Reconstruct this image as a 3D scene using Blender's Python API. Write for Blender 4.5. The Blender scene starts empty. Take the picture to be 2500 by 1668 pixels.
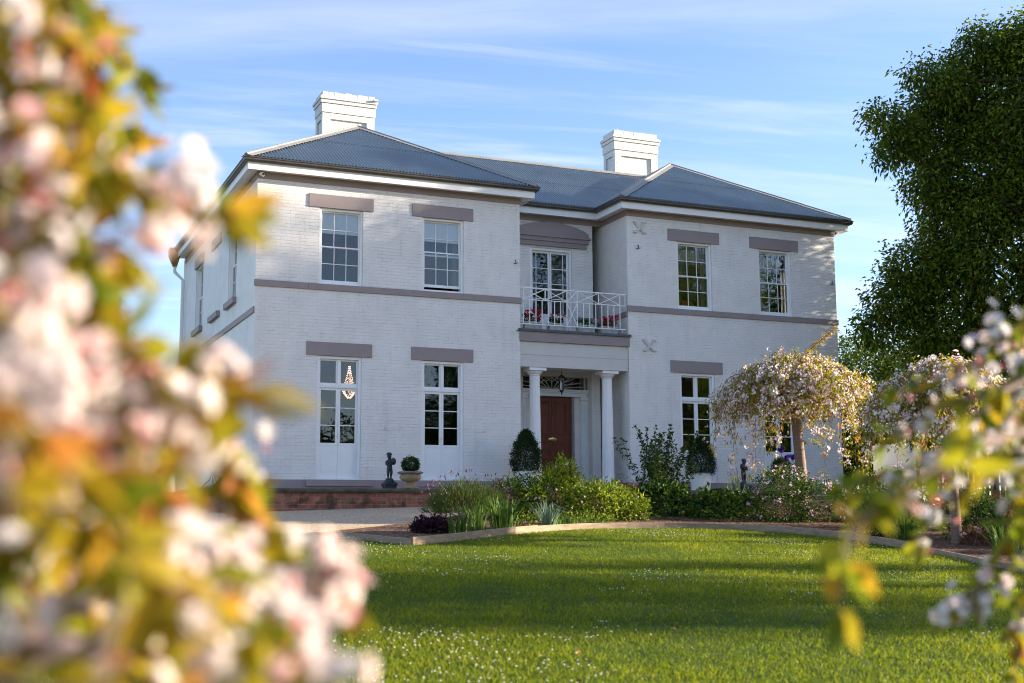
import bpy, bmesh, math, random
import numpy as np
from mathutils import Vector, Matrix

scene = bpy.context.scene
COL = scene.collection
rng = np.random.default_rng(11)
random.seed(11)

# ------------------------------------------------------------------ camera
CAM = np.array([-6.0551, -29.6933, -0.798])
FOC, PIT, YAW, ROLL = 3075.35, 0.1411, 0.4053, -0.0047          # focal length in 2500-px units
FW = np.array([math.sin(YAW) * math.cos(PIT), math.cos(YAW) * math.cos(PIT), math.sin(PIT)])
RT0 = np.array([math.cos(YAW), -math.sin(YAW), 0.0])
UP0 = np.cross(RT0, FW)
RT = RT0 * math.cos(ROLL) + UP0 * math.sin(ROLL)
UP = -RT0 * math.sin(ROLL) + UP0 * math.cos(ROLL)
cd = bpy.data.cameras.new("camera")
cam = bpy.data.objects.new("camera", cd)
COL.objects.link(cam)
M = Matrix.Identity(4)
for i in range(3):
    M[i][0], M[i][1], M[i][2], M[i][3] = RT[i], UP[i], -FW[i], CAM[i]
cam.matrix_world = M
cd.sensor_width = 36.0
cd.lens = FOC / 2500 * 36
cd.clip_start = 0.05
cd.clip_end = 3000
cd.dof.use_dof = True
cd.dof.focus_distance = 31.0
cd.dof.aperture_fstop = 2.3
scene.camera = cam


def at(px, py, d):
    """point seen at photograph pixel (2350 px wide) at depth d metres"""
    px, py = px / 0.94, py / 0.94
    return CAM + (FW + RT * ((px - 1250) / FOC) - UP * ((py - 834) / FOC)) * d


# ------------------------------------------------------------------ sky, sun, exposure
SUN_EL, SUN_AZ = math.radians(14.0), math.radians(108.0)        # azimuth clockwise from +Y
SUN = np.array([math.sin(SUN_AZ) * math.cos(SUN_EL), math.cos(SUN_AZ) * math.cos(SUN_EL), math.sin(SUN_EL)])
scene.view_settings.view_transform = 'Standard'
scene.view_settings.look = 'None'
scene.view_settings.gamma = 1.0
scene.view_settings.exposure = 1.62
scene.cycles.pixel_filter_type = 'BLACKMAN_HARRIS'
scene.cycles.filter_width = 1.05
world = bpy.data.worlds.new("World")
scene.world = world
world.use_nodes = True
wn, wl = world.node_tree.nodes, world.node_tree.links
bg = wn['Background']
bg.inputs['Strength'].default_value = 0.125
sky = wn.new('ShaderNodeTexSky')
sky.sky_type = 'NISHITA'
sky.sun_disc = False
sky.sun_elevation = SUN_EL
sky.sun_rotation = SUN_AZ
sky.air_density = 1.0
sky.dust_density = 0.4
sky.ozone_density = 3.0


def wmath(op, a, b=None):
    n = wn.new('ShaderNodeMath')
    n.operation = op
    for i, v in enumerate((a, b)):
        if v is None:
            continue
        if isinstance(v, (int, float)):
            n.inputs[i].default_value = v
        else:
            wl.new(v, n.inputs[i])
    return n.outputs[0]


tc = wn.new('ShaderNodeTexCoord')
sep = wn.new('ShaderNodeSeparateXYZ')
wl.new(tc.outputs['Generated'], sep.inputs[0])
zz = wmath('ADD', wmath('MAXIMUM', sep.outputs['Z'], 0.0), 0.12)
comb = wn.new('ShaderNodeCombineXYZ')
wl.new(wmath('DIVIDE', sep.outputs['X'], zz), comb.inputs[0])
wl.new(wmath('DIVIDE', sep.outputs['Y'], zz), comb.inputs[1])
cloud_fac = None
for sc_, rot_, off_, lo_, hi_, amp_ in (((0.42, 2.3, 1), 0.30, (3.1, 0.4, 0), 0.44, 0.84, 0.62), ((0.9, 6.0, 1), 0.42, (1.2, 5.0, 2), 0.45, 0.80, 0.50)):
    mp = wn.new('ShaderNodeMapping')
    mp.vector_type = 'TEXTURE'
    mp.inputs['Rotation'].default_value[2] = -YAW + rot_ - 0.25
    mp.inputs['Location'].default_value = off_
    mp.inputs['Scale'].default_value = (1 / sc_[0], 1 / sc_[1], 1)
    wl.new(comb.outputs[0], mp.inputs[0])
    nz = wn.new('ShaderNodeTexNoise')
    nz.inputs['Scale'].default_value = 1.0
    nz.inputs['Detail'].default_value = 7
    nz.inputs['Roughness'].default_value = 0.55
    nz.inputs['Distortion'].default_value = 0.5
    wl.new(mp.outputs[0], nz.inputs['Vector'])
    mr = wn.new('ShaderNodeMapRange')
    mr.interpolation_type = 'SMOOTHSTEP'
    mr.inputs['From Min'].default_value = lo_
    mr.inputs['From Max'].default_value = hi_
    mr.inputs['To Max'].default_value = amp_
    wl.new(nz.outputs['Fac'], mr.inputs['Value'])
    cloud_fac = mr.outputs[0] if cloud_fac is None else wmath('MAXIMUM', cloud_fac, mr.outputs[0])
mixc = wn.new('ShaderNodeMix')
mixc.data_type = 'RGBA'
wl.new(cloud_fac, mixc.inputs['Factor'])
grade = wn.new('ShaderNodeMix')
grade.data_type = 'RGBA'
grade.blend_type = 'MULTIPLY'
grade.inputs['Factor'].default_value = 1.0
wl.new(sky.outputs[0], grade.inputs['A'])
grade.inputs['B'].default_value = (0.96, 0.875, 0.935, 1)
wl.new(grade.outputs['Result'], mixc.inputs['A'])
mixc.inputs['B'].default_value = (3.3, 3.3, 3.4, 1)
wl.new(mixc.outputs['Result'], bg.inputs['Color'])

sd = bpy.data.lights.new("sun", 'SUN')
sd.energy = 5.0
sd.angle = math.radians(0.6)
sd.color = (1.0, 0.86, 0.67)
sun = bpy.data.objects.new("sun", sd)
COL.objects.link(sun)
sun.rotation_euler = Vector(SUN).to_track_quat('Z', 'Y').to_euler()
sun.location = (60, -20, 40)


# ------------------------------------------------------------------ materials
def new_mat(name):
    m = bpy.data.materials.new(name)
    m.use_nodes = True
    return m, m.node_tree.nodes, m.node_tree.links, m.node_tree.nodes['Principled BSDF']


def plain(name, col, rough=0.6, spec=0.3, metal=0.0, noise=0.12, nscale=3.0, bump=0.0, bscale=60.0, stretch=(1, 1, 1)):
    """base colour broken up by a soft noise, optional fine bump"""
    m, n, l, b = new_mat(name)
    b.inputs['Roughness'].default_value = rough
    b.inputs['Specular IOR Level'].default_value = spec
    b.inputs['Metallic'].default_value = metal
    t = n.new('ShaderNodeTexCoord')
    mp = n.new('ShaderNodeMapping')
    mp.inputs['Scale'].default_value = stretch
    l.new(t.outputs['Object'], mp.inputs[0])
    nz = n.new('ShaderNodeTexNoise')
    nz.inputs['Scale'].default_value = nscale
    nz.inputs['Detail'].default_value = 6
    l.new(mp.outputs[0], nz.inputs['Vector'])
    r = n.new('ShaderNodeValToRGB')
    r.color_ramp.elements[0].position = 0.25
    r.color_ramp.elements[1].position = 0.75
    r.color_ramp.elements[0].color = (*[c * (1 - noise) for c in col], 1)
    r.color_ramp.elements[1].color = (*[min(1, c * (1 + noise)) for c in col], 1)
    l.new(nz.outputs['Fac'], r.inputs[0])
    l.new(r.outputs[0], b.inputs['Base Color'])
    if bump:
        n2 = n.new('ShaderNodeTexNoise')
        n2.inputs['Scale'].default_value = bscale
        n2.inputs['Detail'].default_value = 4
        l.new(mp.outputs[0], n2.inputs['Vector'])
        bp = n.new('ShaderNodeBump')
        bp.inputs['Strength'].default_value = bump
        bp.inputs['Distance'].default_value = 0.01
        l.new(n2.outputs['Fac'], bp.inputs['Height'])
        l.new(bp.outputs[0], b.inputs['Normal'])
    return m


def brick_coords(n, l):
    t = n.new('ShaderNodeTexCoord')
    s = n.new('ShaderNodeSeparateXYZ')
    l.new(t.outputs['Object'], s.inputs[0])
    a = n.new('ShaderNodeMath')
    l.new(s.outputs[0], a.inputs[0])
    l.new(s.outputs[1], a.inputs[1])
    c = n.new('ShaderNodeCombineXYZ')
    l.new(a.outputs[0], c.inputs[0])
    l.new(s.outputs[2], c.inputs[1])
    return t, c


def painted_brick(name, col, strength=0.9, hair=0.38):
    m, n, l, b = new_mat(name)
    t, c = brick_coords(n, l)
    b.inputs['Roughness'].default_value = 0.55
    b.inputs['Specular IOR Level'].default_value = 0.3
    dn = n.new('ShaderNodeTexNoise')
    dn.inputs['Scale'].default_value = 9
    dn.inputs['Detail'].default_value = 3
    l.new(t.outputs['Object'], dn.inputs['Vector'])
    vm = n.new('ShaderNodeVectorMath')
    vm.operation = 'MULTIPLY_ADD'
    l.new(dn.outputs['Color'], vm.inputs[0])
    vm.inputs[1].default_value = (0.02, 0.016, 0)
    l.new(c.outputs[0], vm.inputs[2])
    br = n.new('ShaderNodeTexBrick')
    br.inputs['Scale'].default_value = 1.0
    br.inputs['Brick Width'].default_value = 0.235
    br.inputs['Row Height'].default_value = 0.083
    br.inputs['Mortar Size'].default_value = 0.008
    br.inputs['Mortar Smooth'].default_value = 0.6
    br.inputs['Color1'].default_value = (0.55, 0.55, 0.55, 1)
    br.inputs['Color2'].default_value = (1, 1, 1, 1)
    br.inputs['Mortar'].default_value = (0, 0, 0, 1)
    l.new(vm.outputs[0], br.inputs['Vector'])
    n2 = n.new('ShaderNodeTexNoise')
    n2.inputs['Scale'].default_value = 26
    n2.inputs['Detail'].default_value = 5
    l.new(t.outputs['Object'], n2.inputs['Vector'])
    mx = n.new('ShaderNodeMath')
    mx.operation = 'MULTIPLY_ADD'
    l.new(n2.outputs['Fac'], mx.inputs[0])
    mx.inputs[1].default_value = 0.9
    l.new(br.outputs['Color'], mx.inputs[2])
    bp = n.new('ShaderNodeBump')
    bp.inputs['Strength'].default_value = strength
    bp.inputs['Distance'].default_value = 0.0075
    l.new(mx.outputs[0], bp.inputs['Height'])
    l.new(bp.outputs[0], b.inputs['Normal'])
    # faint unevenness of the paint and thin dark hairlines in some joints
    n3 = n.new('ShaderNodeTexNoise')
    n3.inputs['Scale'].default_value = 1.6
    n3.inputs['Detail'].default_value = 8
    l.new(t.outputs['Object'], n3.inputs['Vector'])
    r = n.new('ShaderNodeValToRGB')
    r.color_ramp.elements[0].position = 0.3
    r.color_ramp.elements[1].position = 0.7
    r.color_ramp.elements[0].color = (*[x * 0.93 for x in col], 1)
    r.color_ramp.elements[1].color = (*[x * 1.04 for x in col], 1)
    l.new(n3.outputs['Fac'], r.inputs[0])
    n4 = n.new('ShaderNodeTexNoise')
    n4.inputs['Scale'].default_value = 5.0
    n4.inputs['Detail'].default_value = 4
    l.new(t.outputs['Object'], n4.inputs['Vector'])
    thr = n.new('ShaderNodeMapRange')
    thr.inputs['From Min'].default_value = 0.50
    thr.inputs['From Max'].default_value = 0.66
    thr.inputs['To Max'].default_value = hair
    l.new(n4.outputs['Fac'], thr.inputs['Value'])
    fm = n.new('ShaderNodeMath')
    fm.operation = 'MULTIPLY'
    l.new(thr.outputs[0], fm.inputs[0])
    l.new(br.outputs['Fac'], fm.inputs[1])
    mix = n.new('ShaderNodeMix')
    mix.data_type = 'RGBA'
    l.new(fm.outputs[0], mix.inputs['Factor'])
    l.new(r.outputs[0], mix.inputs['A'])
    mix.inputs['B'].default_value = (*[x * 0.35 for x in col], 1)
    mp = n.new('ShaderNodeMapping')
    mp.inputs['Scale'].default_value = (4.0, 4.0, 0.35)
    l.new(t.outputs['Object'], mp.inputs[0])
    n5 = n.new('ShaderNodeTexNoise')
    n5.inputs['Scale'].default_value = 1.0
    n5.inputs['Detail'].default_value = 7
    n5.inputs['Roughness'].default_value = 0.65
    l.new(mp.outputs[0], n5.inputs['Vector'])
    st = n.new('ShaderNodeMapRange')
    st.inputs['From Min'].default_value = 0.54
    st.inputs['From Max'].default_value = 0.78
    st.inputs['To Max'].default_value = 0.32
    l.new(n5.outputs['Fac'], st.inputs['Value'])
    mix2 = n.new('ShaderNodeMix')
    mix2.data_type = 'RGBA'
    l.new(st.outputs[0], mix2.inputs['Factor'])
    l.new(mix.outputs['Result'], mix2.inputs['A'])
    mix2.inputs['B'].default_value = (col[0] * 0.66, col[1] * 0.63, col[2] * 0.57, 1)
    l.new(mix2.outputs['Result'], b.inputs['Base Color'])
    return m


def red_brick(name):
    m, n, l, b = new_mat(name)
    t, c = brick_coords(n, l)
    b.inputs['Roughness'].default_value = 0.85
    br = n.new('ShaderNodeTexBrick')
    br.inputs['Scale'].default_value = 1.0
    br.inputs['Brick Width'].default_value = 0.24
    br.inputs['Row Height'].default_value = 0.085
    br.inputs['Mortar Size'].default_value = 0.007
    br.inputs['Mortar Smooth'].default_value = 0.3
    br.inputs['Bias'].default_value = -0.15
    br.inputs['Color1'].default_value = (0.36, 0.105, 0.06, 1)
    br.inputs['Color2'].default_value = (0.15, 0.055, 0.04, 1)
    br.inputs['Mortar'].default_value = (0.30, 0.24, 0.18, 1)
    l.new(c.outputs[0], br.inputs['Vector'])

    def nmix(scale, lo, hi, amt, col, prev, seed):
        nz = n.new('ShaderNodeTexNoise')
        nz.noise_dimensions = '4D'
        nz.inputs['W'].default_value = seed
        nz.inputs['Scale'].default_value = scale
        nz.inputs['Detail'].default_value = 6
        l.new(t.outputs['Object'], nz.inputs['Vector'])
        mr = n.new('ShaderNodeMapRange')
        mr.inputs['From Min'].default_value = lo
        mr.inputs['From Max'].default_value = hi
        mr.inputs['To Max'].default_value = amt
        l.new(nz.outputs['Fac'], mr.inputs['Value'])
        mix = n.new('ShaderNodeMix')
        mix.data_type = 'RGBA'
        l.new(mr.outputs[0], mix.inputs['Factor'])
        l.new(prev, mix.inputs['A'])
        mix.inputs['B'].default_value = (*col, 1)
        return mix.outputs['Result']
    o = nmix(6, 0.5, 0.68, 0.75, (0.36, 0.20, 0.14), br.outputs['Color'], 1)
    o = nmix(3.2, 0.52, 0.66, 0.85, (0.025, 0.022, 0.012), o, 5)
    o = nmix(4.5, 0.58, 0.7, 0.7, (0.10, 0.11, 0.03), o, 9)
    l.new(o, b.inputs['Base Color'])
    nz = n.new('ShaderNodeTexNoise')
    nz.inputs['Scale'].default_value = 40
    l.new(t.outputs['Object'], nz.inputs['Vector'])
    sb = n.new('ShaderNodeMath')
    sb.operation = 'MULTIPLY_ADD'
    l.new(br.outputs['Fac'], sb.inputs[0])
    sb.inputs[1].default_value = -1.2
    l.new(nz.outputs['Fac'], sb.inputs[2])
    bp = n.new('ShaderNodeBump')
    bp.inputs['Strength'].default_value = 0.9
    bp.inputs['Distance'].default_value = 0.015
    l.new(sb.outputs[0], bp.inputs['Height'])
    l.new(bp.outputs[0], b.inputs['Normal'])
    return m


def tinted(name, stops, transl=0.35, rough=0.5, spec=0.18):
    """leaf, petal and blade material: colour from each leaf's own 'tint' value, light passes through"""
    m, n, l, b = new_mat(name)
    a = n.new('ShaderNodeAttribute')
    a.attribute_name = 'tint'
    r = n.new('ShaderNodeValToRGB')
    e = r.color_ramp.elements
    while len(e) < len(stops):
        e.new(0.5)
    for i, (p, c) in enumerate(stops):
        e[i].position = p
        e[i].color = (*c, 1)
    l.new(a.outputs['Fac'], r.inputs[0])
    l.new(r.outputs[0], b.inputs['Base Color'])
    b.inputs['Roughness'].default_value = rough
    b.inputs['Specular IOR Level'].default_value = spec
    if transl > 0:
        tr = n.new('ShaderNodeBsdfTranslucent')
        l.new(r.outputs[0], tr.inputs['Color'])
        mix = n.new('ShaderNodeMixShader')
        mix.inputs[0].default_value = transl
        l.new(b.outputs[0], mix.inputs[1])
        l.new(tr.outputs[0], mix.inputs[2])
        l.new(mix.outputs[0], n['Material Output'].inputs['Surface'])
    return m


def glass_mat(name):
    m, n, l, b = new_mat(name)
    gl = n.new('ShaderNodeBsdfGlossy')
    gl.inputs['Roughness'].default_value = 0.015
    gl.inputs['Color'].default_value = (0.95, 0.97, 1, 1)
    tr = n.new('ShaderNodeBsdfTransparent')
    tr.inputs['Color'].default_value = (0.97, 0.98, 0.98, 1)
    fr = n.new('ShaderNodeFresnel')
    fr.inputs['IOR'].default_value = 1.5
    t = n.new('ShaderNodeTexCoord')
    nz = n.new('ShaderNodeTexNoise')
    nz.inputs['Scale'].default_value = 3.5
    l.new(t.outputs['Object'], nz.inputs['Vector'])
    bp = n.new('ShaderNodeBump')
    bp.inputs['Strength'].default_value = 0.04
    bp.inputs['Distance'].default_value = 0.05
    l.new(nz.outputs['Fac'], bp.inputs['Height'])
    l.new(bp.outputs[0], gl.inputs['Normal'])
    mu = n.new('ShaderNodeMath')
    mu.operation = 'MULTIPLY'
    mu.inputs[1].default_value = 1.05
    l.new(fr.outputs[0], mu.inputs[0])
    mix = n.new('ShaderNodeMixShader')
    l.new(mu.outputs[0], mix.inputs[0])
    l.new(tr.outputs[0], mix.inputs[1])
    l.new(gl.outputs[0], mix.inputs[2])
    l.new(mix.outputs[0], n['Material Output'].inputs['Surface'])
    return m


def ramp_mat(name, stops, scale, rough=0.9, detail=8, bump=0.6, bscale=60, dist=0.02, voro=None):
    m, n, l, b = new_mat(name)
    b.inputs['Roughness'].default_value = rough
    b.inputs['Specular IOR Level'].default_value = 0.2
    t = n.new('ShaderNodeTexCoord')
    if voro:
        nz = n.new('ShaderNodeTexVoronoi')
        nz.inputs['Scale'].default_value = voro
        l.new(t.outputs['Object'], nz.inputs['Vector'])
        s = n.new('ShaderNodeSeparateColor')
        l.new(nz.outputs['Color'], s.inputs[0])
        src = s.outputs[0]
        hgt = nz.outputs['Distance']
    else:
        nz = n.new('ShaderNodeTexNoise')
        nz.inputs['Scale'].default_value = scale
        nz.inputs['Detail'].default_value = detail
        l.new(t.outputs['Object'], nz.inputs['Vector'])
        src = nz.outputs['Fac']
        n2 = n.new('ShaderNodeTexNoise')
        n2.inputs['Scale'].default_value = bscale
        n2.inputs['Detail'].default_value = 5
        l.new(t.outputs['Object'], n2.inputs['Vector'])
        hgt = n2.outputs['Fac']
    r = n.new('ShaderNodeValToRGB')
    e = r.color_ramp.elements
    while len(e) < len(stops):
        e.new(0.5)
    for i, (p, c) in enumerate(stops):
        e[i].position = p
        e[i].color = (*c, 1)
    l.new(src, r.inputs[0])
    l.new(r.outputs[0], b.inputs['Base Color'])
    bp = n.new('ShaderNodeBump')
    bp.inputs['Strength'].default_value = bump
    bp.inputs['Distance'].default_value = dist
    l.new(hgt, bp.inputs['Height'])
    l.new(bp.outputs[0], b.inputs['Normal'])
    return m


MT = dict(
    wall=painted_brick('painted_brick', (0.78, 0.755, 0.72)),
    chim=painted_brick('white_brick', (0.64, 0.625, 0.59), 0.5, 0.12),
    inside=plain('interior_shade', (0.018, 0.014, 0.012), 0.8),  # near-black wall colour puts the gloom of unlit rooms into the paint
    floor=plain('dark_floorboards', (0.05, 0.03, 0.02), 0.5),
    trim=plain('mauve_render', (0.295, 0.245, 0.240), 0.6, noise=0.07, nscale=2.2, bump=0.15, bscale=120),
    white=plain('white_gloss_paint', (0.82, 0.82, 0.81), 0.35, 0.5, noise=0.03),
    cream=plain('cream_paint', (0.66, 0.63, 0.57), 0.5, noise=0.03),
    beige=plain('beige_render', (0.60, 0.575, 0.54), 0.6, noise=0.04, bump=0.08, bscale=150),
    gutter=plain('dark_gutter_metal', (0.055, 0.048, 0.040), 0.35, 0.5, noise=0.3, nscale=5),
    roof=plain('blue_grey_roof_metal', (0.20, 0.245, 0.265), 0.38, 0.5, metal=0.3, noise=0.16, nscale=0.9, stretch=(1, 1, 1)),
    ochre=plain('rusted_ochre_metal', (0.33, 0.18, 0.04), 0.6, 0.3, noise=0.3, nscale=6),
    cap=plain('galvanised_ridge', (0.27, 0.262, 0.245), 0.55, 0.4, metal=0.1, noise=0.15, nscale=2),
    glass=glass_mat('window_glass'),
    blind=plain('white_blind', (0.80, 0.80, 0.80), 0.9, 0.1, noise=0.02),
    curtain=plain('beige_curtain', (0.30, 0.25, 0.19), 0.9, 0.1, noise=0.3, nscale=4, stretch=(8, 8, 0.3)),
    wood=plain('red_brown_door_wood', (0.165, 0.045, 0.02), 0.4, 0.3, noise=0.35, nscale=5, stretch=(6, 6, 0.7)),
    brass=plain('brass', (0.70, 0.50, 0.22), 0.25, 0.5, metal=1.0, noise=0.05),
    slab=plain('dark_slab_edge', (0.085, 0.095, 0.105), 0.5, noise=0.1),
    black=plain('black_metal', (0.02, 0.02, 0.022), 0.4, 0.5, noise=0.1),
    bronze=plain('dark_bronze', (0.020, 0.024, 0.034), 0.45, 0.5, noise=0.5, nscale=9, bump=0.3, bscale=50),
    stone=plain('weathered_sandstone', (0.34, 0.25, 0.14), 0.85, 0.2, noise=0.35, nscale=7, bump=0.5, bscale=60),
    rim=plain('grey_lichen_stone', (0.22, 0.19, 0.17), 0.9, 0.2, noise=0.4, nscale=9, bump=0.6, bscale=50),
    coping=plain('dark_bullnose_coping', (0.10, 0.085, 0.068), 0.8, 0.2, noise=0.5, nscale=5, bump=0.5, bscale=40),
    paving=plain('terrace_paving', (0.22, 0.19, 0.16), 0.8, 0.2, noise=0.25, nscale=3),
    brick=red_brick('old_red_brick'),
    pot=plain('white_pot_glaze', (0.78, 0.76, 0.72), 0.4, 0.4, noise=0.05),
    planter=plain('grey_planter', (0.42, 0.44, 0.42), 0.8, 0.2, noise=0.3, nscale=9),
    planter_dark=plain('dark_planter', (0.13, 0.13, 0.13), 0.8, 0.2, noise=0.3, nscale=9),
    timber=plain('weathered_edging_timber', (0.30, 0.225, 0.15), 0.8, 0.2, noise=0.3, nscale=4, stretch=(1, 1, 5), bump=0.4, bscale=30),
    paling=plain('brown_paling_timber', (0.13, 0.08, 0.045), 0.85, 0.2, noise=0.4, nscale=3, stretch=(4, 4, 0.5)),
    bark=plain('cherry_bark', (0.21, 0.14, 0.105), 0.7, 0.3, noise=0.35, nscale=4, stretch=(1.5, 1.5, 9), bump=0.7, bscale=14),
    darkbark=plain('dark_bark', (0.09, 0.065, 0.045), 0.9, 0.2, noise=0.35, nscale=5, stretch=(4, 4, 1), bump=0.7, bscale=25),
    twig=plain('red_brown_twig', (0.13, 0.065, 0.045), 0.7, 0.3, noise=0.2),
    soil=plain('potting_soil', (0.04, 0.028, 0.02), 0.95),
    lawn_soil=ramp_mat('lawn_turf', [(0.3, (0.025, 0.055, 0.006)), (0.5, (0.05, 0.085, 0.009)), (0.72, (0.095, 0.11, 0.02))], 1.6, bscale=90, bump=0.9),
    gravel=ramp_mat('fawn_gravel', [(0.0, (0.30, 0.205, 0.125)), (0.35, (0.47, 0.34, 0.22)), (0.7, (0.60, 0.46, 0.31)), (1.0, (0.72, 0.60, 0.45))], 0, voro=42, bump=1.0, dist=0.015),
    mulch=ramp_mat('bark_mulch', [(0.0, (0.045, 0.022, 0.014)), (0.5, (0.12, 0.06, 0.036)), (1.0, (0.28, 0.17, 0.11))], 0, voro=26, bump=1.0, dist=0.03),
    ground=ramp_mat('rough_grass_ground', [(0.3, (0.045, 0.065, 0.016)), (0.55, (0.075, 0.095, 0.024)), (0.8, (0.12, 0.12, 0.045))], 0.4, bscale=30),
    lamp_white=plain('white_lampshade', (0.75, 0.72, 0.66), 0.8, 0.1, noise=0.02),
    orange=plain('orange_upholstery', (0.45, 0.12, 0.02), 0.8, 0.1, noise=0.1),
    shed=plain('white_shed_board', (0.72, 0.70, 0.66), 0.6, noise=0.05),
)
mm, n_, l_, b_ = new_mat('lit_crystal')          # the chandelier is lit in the photograph
b_.inputs['Base Color'].default_value = (0.8, 0.6, 0.5, 1)
b_.inputs['Emission Color'].default_value = (1.0, 0.62, 0.42, 1)
b_.inputs['Emission Strength'].default_value = 0.8
MT['crystal'] = mm

G = lambda *s: [(p, c) for p, c in s]
MT.update(
    grass=tinted('grass_blade', G((0.0, (0.06, 0.12, 0.006)), (0.45, (0.195, 0.245, 0.009)), (0.8, (0.40, 0.40, 0.02)), (1.0, (0.50, 0.42, 0.12))), 0.55, 0.55, 0.15),
    clover=tinted('clover_flower', G((0.0, (0.70, 0.68, 0.62)), (1.0, (0.85, 0.84, 0.80))), 0.3),
    oak=tinted('dark_tree_leaf', G((0.0, (0.032, 0.070, 0.008)), (0.55, (0.11, 0.17, 0.015)), (1.0, (0.28, 0.31, 0.02))), 0.5, 0.42),
    shade_leaf=tinted('screen_tree_leaf', G((0.0, (0.03, 0.05, 0.01)), (1.0, (0.09, 0.12, 0.02))), 0.3),
    birch=tinted('birch_leaf', G((0.0, (0.16, 0.18, 0.02)), (1.0, (0.36, 0.34, 0.05))), 0.4),
    cherry=tinted('cherry_leaf', G((0.0, (0.14, 0.19, 0.012)), (0.4, (0.36, 0.32, 0.018)), (0.72, (0.52, 0.32, 0.025)), (1.0, (0.48, 0.13, 0.05))), 0.56, 0.4),
    bloom=tinted('cherry_petal', G((0.0, (0.78, 0.46, 0.45)), (0.3, (0.88, 0.74, 0.72)), (1.0, (0.92, 0.88, 0.86))), 0.5, 0.6, 0.2),
    sepal=tinted('cherry_bud', G((0.0, (0.45, 0.08, 0.08)), (1.0, (0.75, 0.30, 0.28))), 0.45),
    box=tinted('boxwood_leaf', G((0.0, (0.012, 0.032, 0.006)), (0.6, (0.035, 0.075, 0.010)), (1.0, (0.09, 0.15, 0.02))), 0.25),
    conifer=tinted('conifer_leaf', G((0.0, (0.07, 0.035, 0.02)), (0.25, (0.014, 0.034, 0.010)), (1.0, (0.035, 0.070, 0.015))), 0.2),
    lime=tinted('lime_shrub_leaf', G((0.0, (0.03, 0.07, 0.008)), (0.5, (0.15, 0.22, 0.014)), (1.0, (0.36, 0.40, 0.03))), 0.42),
    mid=tinted('garden_leaf', G((0.0, (0.012, 0.036, 0.006)), (0.6, (0.045, 0.098, 0.011)), (1.0, (0.13, 0.20, 0.02))), 0.35),
    strap=tinted('strap_leaf', G((0.0, (0.035, 0.085, 0.018)), (0.6, (0.09, 0.17, 0.025)), (1.0, (0.22, 0.29, 0.05))), 0.4),
    greystrap=tinted('grey_green_strap', G((0.0, (0.08, 0.14, 0.09)), (1.0, (0.24, 0.33, 0.22))), 0.35),
    purple=tinted('purple_leaf', G((0.0, (0.018, 0.008, 0.014)), (1.0, (0.07, 0.022, 0.04))), 0.25),
    russet=tinted('russet_leaf', G((0.0, (0.07, 0.03, 0.015)), (1.0, (0.24, 0.10, 0.04))), 0.35),
    lavender=tinted('lavender_leaf', G((0.0, (0.035, 0.065, 0.012)), (0.7, (0.075, 0.125, 0.02)), (1.0, (0.11, 0.16, 0.03))), 0.3),
    mauve=tinted('mauve_flower', G((0.0, (0.10, 0.045, 0.07)), (1.0, (0.20, 0.10, 0.15))), 0.3),
    pink=tinted('pink_flower', G((0.0, (0.62, 0.32, 0.46)), (1.0, (0.80, 0.62, 0.74))), 0.35),
    red=tinted('crimson_flower', G((0.0, (0.42, 0.004, 0.03)), (1.0, (0.66, 0.015, 0.07))), 0.3),
    iris=tinted('violet_flower', G((0.0, (0.06, 0.02, 0.22)), (1.0, (0.12, 0.05, 0.40))), 0.3),
    apricot=tinted('apricot_flower', G((0.0, (0.70, 0.22, 0.12)), (1.0, (0.85, 0.45, 0.25))), 0.35),
    dry=tinted('fallen_leaf', G((0.0, (0.20, 0.07, 0.03)), (1.0, (0.42, 0.20, 0.08))), 0.2),
)


# ------------------------------------------------------------------ object helpers
def link(name, me, mat=None, parent=None):
    o = bpy.data.objects.new(name, me)
    COL.objects.link(o)
    if mat is not None:
        me.materials.append(mat)
    if parent is not None:
        o.parent = parent
        o.matrix_parent_inverse = parent.matrix_basis.inverted()
    return o


def tag(o, label, cat, group=None):
    o['label'] = label
    o['category'] = cat
    if group:
        o['group'] = group
    return o


def thing(name, label, cat, loc=(0, 0, 0), group=None):
    o = bpy.data.objects.new(name, None)
    o.empty_display_size = 0.2
    COL.objects.link(o)
    o.location = loc
    return tag(o, label, cat, group)


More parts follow.
